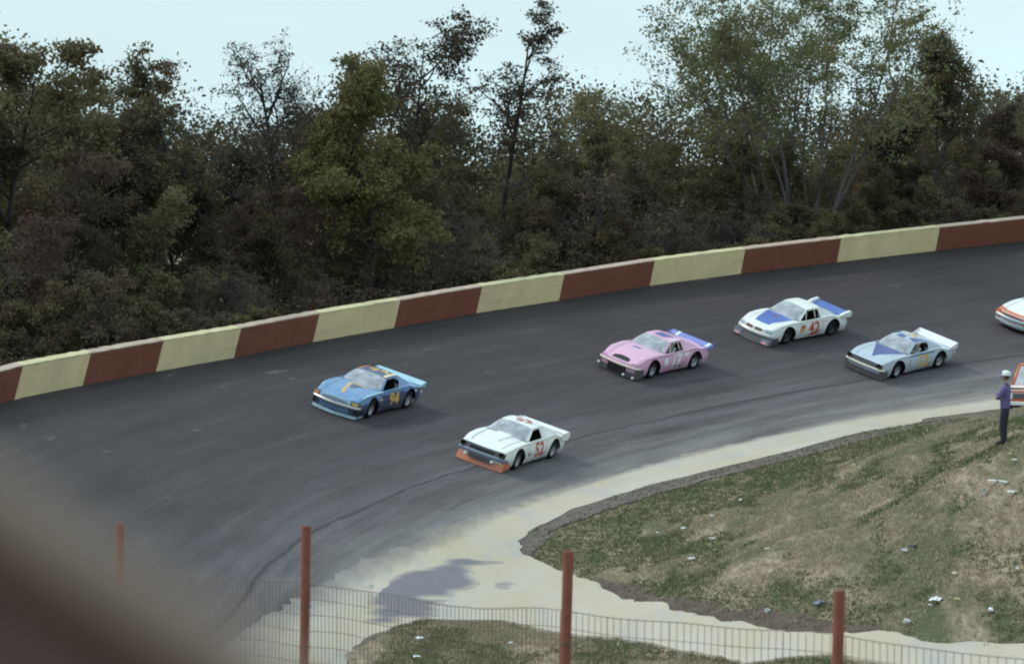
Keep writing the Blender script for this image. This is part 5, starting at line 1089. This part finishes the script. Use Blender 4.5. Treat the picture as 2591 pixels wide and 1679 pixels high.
for s_, hd, dy in (('l', 'hdl', -1), ('r', 'hdr', 1)):
    bx, by, bz = J[hd][0]
    for f_ in range(4):
        k1, k2 = 'f%s%da' % (s_, f_), 'f%s%db' % (s_, f_); J[k1] = ((bx - .012, by + dy * .045, bz + .030 - .02 * f_), .010); J[k2] = ((bx - .040, by + dy * (.075 - .006 * abs(f_ - 1)), bz + .028 - .02 * f_), .008); E_ += [(hd, k1), (k1, k2)]
    J['th%s' % s_] = ((bx + .0, by + dy * .02, bz + .055), .011); E_.append((hd, 'th%s' % s_))
def man_mat(c):
    if c.z > 1.50: return 0
    if c.x > .17 and 1.05 < c.z < 1.27 and ((c.y < -.055 and c.z > 1.15) or (c.y > .075 and c.z < 1.19)): return 0
    if c.z > .90: return 1
    return 3 if c.z < .085 else 2
man = tag(empty('person'), 'man in a purple jacket, dark trousers and white cap watching with folded arms', 'person')
link('body', skin_body('body', J, E_, [skin, jacket, jeans, shoe], man_mat), man); hd = link('head', head_mesh('head', [skin, hair_m]), man); hd.location = (.03, 0, 1.655)
mb = MB(); mb.lathe([(.108, -.005), (.110, .03), (.098, .075), (.060, .108), (0, .118)], 24, 'z'); cp = mb.build('cap', M_plain('cap_white', (.82, .84, .84), .8, .08, 10), man, smooth=True); cp.location = (.025, 0, 1.685); cp.scale = (1.06, .86, 1)
mb = MB(); mb.grid(lambda u, v: (.085 + u * .095 * (1 - .45 * v * v), v * .075, .006 - .030 * u - .022 * v * v), lin(0, 1, 5), lin(-1, 1, 9)); br_ = mb.build('cap_bill', M_plain('cap_bill_blue', (.16, .18, .48), .7, .1, 10), man, smooth=True); br_.location = (.025, 0, 1.69); so = br_.modifiers.new('thick', 'SOLIDIFY'); so.thickness = .008
mb = MB(); mb.grid(lambda u, v: (.108 * math.cos(v) * 1.062, .0965 * math.sin(v), .0 + u * .075 - .0 * v), lin(0, 1, 4), lin(-.75, .75, 9)); fr_ = mb.build('cap_front', M_plain('cap_front_blue', (.14, .14, .34), .8, .1, 10), man, smooth=True); fr_.location = (.027, 0, 1.69)
p = at(2538, 1121, 91.); p[2] = gz(p[0], p[1]); man.location = p; man.rotation_euler = (R(0), R(-3), R(158)); man.scale = (1.0,) * 3
# drivers seen through the side windows
J = {'pel': ((-.28, .40, .52), (.13, .16)), 'sp': ((-.34, .40, .68), (.12, .15)), 'ch': ((-.40, .40, .88), (.125, .18)), 'nb': ((-.40, .40, 1.0), .06), 'shl': ((-.38, .585, .94), .075), 'ell': ((-.14, .62, .78), .055), 'wrl': ((.10, .50, .88), .042), 'hdl': ((.17, .46, .90), .042),
     'shr': ((-.38, .215, .94), .075), 'elr': ((-.14, .20, .78), .055), 'wrr': ((.10, .32, .88), .042), 'hdr': ((.17, .36, .90), .042), 'hl': ((-.2, .50, .52), .09), 'kl': ((.18, .52, .60), .065), 'fl': ((.5, .50, .40), .05), 'hr': ((-.2, .30, .52), .09), 'kr': ((.18, .28, .60), .065), 'fr': ((.5, .30, .40), .05)}
E_ = [('pel', 'sp'), ('sp', 'ch'), ('ch', 'nb'), ('ch', 'shl'), ('shl', 'ell'), ('ell', 'wrl'), ('wrl', 'hdl'), ('ch', 'shr'), ('shr', 'elr'), ('elr', 'wrr'), ('wrr', 'hdr'), ('pel', 'hl'), ('hl', 'kl'), ('kl', 'fl'), ('pel', 'hr'), ('hr', 'kr'), ('kr', 'fr')]
for s_, hd_ in (('l', 'hdl'), ('r', 'hdr')):
    bx, by, bz = J[hd_][0]
    for f_ in range(4):
        J['f%s%d' % (s_, f_)] = ((bx + .035, by, bz + .03 - .02 * f_), .009); J['g%s%d' % (s_, f_)] = ((bx + .05, by + (-.02 if s_ == 'l' else .02), bz + .03 - .02 * f_), .008); E_ += [(hd_, 'f%s%d' % (s_, f_)), ('f%s%d' % (s_, f_), 'g%s%d' % (s_, f_))]
    J['t' + s_] = ((bx + .01, by, bz + .055), .010); E_.append((hd_, 't' + s_))
drv_me = skin_body('body', J, E_, [suit, skin], lambda c: 1 if c.x > .13 and c.z > .84 else 0, 1)
bm = bmesh.new(); bmesh.ops.create_uvsphere(bm, u_segments=20, v_segments=14, radius=1)
for v in bm.verts: v.co = Vector((v.co.x * .135, v.co.y * .115, v.co.z * .13)); 
hm = bpy.data.meshes.new('helmet'); bm.to_mesh(hm); bm.free(); hm.materials.append(helmet_m); hm.materials.append(visor)
for p_ in hm.polygons: p_.use_smooth = True; p_.material_index = 1 if p_.center.x > .06 and -.04 < p_.center.z < .05 else 0
for cr_, lab in ((car12, 'driver in a pale suit and white helmet inside the silver stock car'), (car17, 'driver in a pale suit and white helmet inside the pink stock car')):
    d_ = tag(empty('person'), lab, 'person', 'drivers inside the stock cars'); link('body', drv_me, d_); h_ = link('helmet', hm, d_); h_.location = (-.38, .40, 1.10); d_.matrix_world = cr_.matrix_world @ Matrix.Scale(.98, 4)
# ------------------------------------------------------------------ wire fence and handrail on the spectators' hill
post_m = M_plain('post_red_brown', (.24, .070, .045), .75, .35, 14); wire_m = M_plain('rusty_wire', (.17, .10, .075), .8, .3, 20)
fence = tag(empty('wire_fence', at(1438, 1500, 22.4)), 'fence of red-brown pipe posts and rusty welded wire mesh across the foreground', 'fence'); bpy.context.view_layer.update()
def loc(p): return Vector(p) - fence.location
FP = []
for (tx, ty), (bx, by), D in (((304, 1323), (301, 1679), 26.5), ((775, 1331), (769.5, 1679), 24.6), ((1438, 1396), (1430, 1679), 21.6), ((2124, 1495), (2119, 1679), 20.3), ((2900, 1600), (2893, 1700), 19.0)):
    a = at(tx, ty, D); b = at(bx, by, D); d_ = (b - a) / np.linalg.norm(b - a); g = gz(a[0], a[1]); e = a + d_ * ((a[2] - g + .3) / -d_[2]); FP.append((a, e))
    mb = MB(); mb.tube([loc(a + (e - a) * t) for t in (0, .3, .7, 1)], .031, 14); mb.build('post', post_m, fence, angle=50)
    for q in range(4):
        u_ = (e - a) / np.linalg.norm(e - a); c_ = a + u_ * (.52 + .26 * q); mb = MB(); mb.tube([loc(c_ - u_ * .006), loc(c_ + u_ * .006)], .036, 10); mb.build('wire_tie', wire_m, fence, angle=50)
    mb = MB(); mb.tube([loc(a + (a - e) / np.linalg.norm(e - a) * .004), loc(a - (a - e) / np.linalg.norm(e - a) * .02)], .0325, 14); mb.build('post_cap', post_m, fence, angle=50)
MT = [(240, 1440, 26.5), (420, 1452, 26), (560, 1463, 25.5), (680, 1470, 25.1), (775, 1478, 24.6), (860, 1488, 24.2), (970, 1503, 23.7), (1090, 1525, 23.1), (1200, 1540, 22.6), (1320, 1538, 22.1), (1438, 1549, 21.6), (1560, 1563, 21.3), (1700, 1575, 21.1), (1850, 1590, 20.8), (2000, 1600, 20.5), (2124, 1610, 20.3), (2400, 1650, 19.7), (2900, 1700, 19.0)]
TOPL = [at(*q) for q in MT]; cum = [0]
for i in range(1, len(TOPL)): cum.append(cum[-1] + np.linalg.norm((TOPL[i] - TOPL[i-1])[:2]))
def ftop(s_): return np.array([np.interp(s_, cum, [p[k] for p in TOPL]) for k in range(3)]) + np.array([0, .036, 0])
mb = MB(); s_ = 0.0; kk = 0; down = np.array([-.012, 0, -1.])
while s_ < cum[-1]:
    a = ftop(s_); wv = [.012 * noise.noise(Vector((s_ * 2, q * .7, 5))) for q in range(4)]; lean_ = .03 * noise.noise(Vector((s_ * .6, 9, 0)))
    hgt = a[2] - gz(a[0], a[1]); mb.tube([loc(a + down * hgt * q / 3 + np.array([wv[q] + lean_ * q / 3, wv[(q + 1) % 4], 0])) for q in range(4)], .0021 if kk % 8 else .0030, 3, False); s_ += .052; kk += 1
for h_ in (0, .10, .20, .30, .40, .50, .60, .75, .90, 1.05):
    mb.tube([loc(ftop(q) + down * h_ + np.array([0, .004, .016 * noise.noise(Vector((q * 1.5, h_ * 3, 2)))])) for q in np.linspace(0, cum[-1], 110)], .0021 if h_ else .0028, 3, False)
wm_ = mb.mesh('wire_mesh', wire_m, weld=False); tag(link('wire_mesh', wm_, fence), kind='stuff')
# handrail of the steps right beside the eye, far out of focus
rail_m = M_plain('lit_tan_wood', (.32, .230, .185), .95, .3, 12); board_m = M_plain('shade_brown_board', (.115, .066, .052), .8, .3, 12)  # tan cap, dark board: lit top and shaded underside put into colour
rail = tag(empty('wooden_handrail', at(300, 1500, .62)), 'brown wooden handrail running down the lower left corner, far out of focus', 'handrail'); bpy.context.view_layer.update()
rv = rail.location.copy(); A = Vector(at(-560, 1305, .60)); B_ = Vector(at(1050, 2345, .66)); dr_ = (B_ - A).normalized(); sd_ = dr_.cross(Vector((0, 0, 1))).normalized(); un_ = sd_.cross(dr_)
def beam(name, w0, w1, h0, h1, mat):
    mb = MB(); a, b = A - dr_ * .12 - rv, B_ + dr_ * .5 - rv; mb.slab([a + sd_ * w + un_ * h for w, h in ((w0, h0), (w1, h0), (w1, h1), (w0, h1))], b - a); return bevel(mb.build(name, mat, rail), .004, 3)
if sd_.y > 0: sd_ = -sd_
if un_.z < 0: un_ = -un_
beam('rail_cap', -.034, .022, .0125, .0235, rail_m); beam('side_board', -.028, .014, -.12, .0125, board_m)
for q in (A - dr_ * .06, B_ + dr_ * .42):
    g = gz(q.x, q.y); mb = MB(); mb.box((q.x - rv.x - .02, q.y - rv.y + .03, g - rv.z - .3), (q.x - rv.x + .02, q.y - rv.y + .07, q.z - rv.z - .02)); bevel(mb.build('rail_post', board_m, rail), .004)
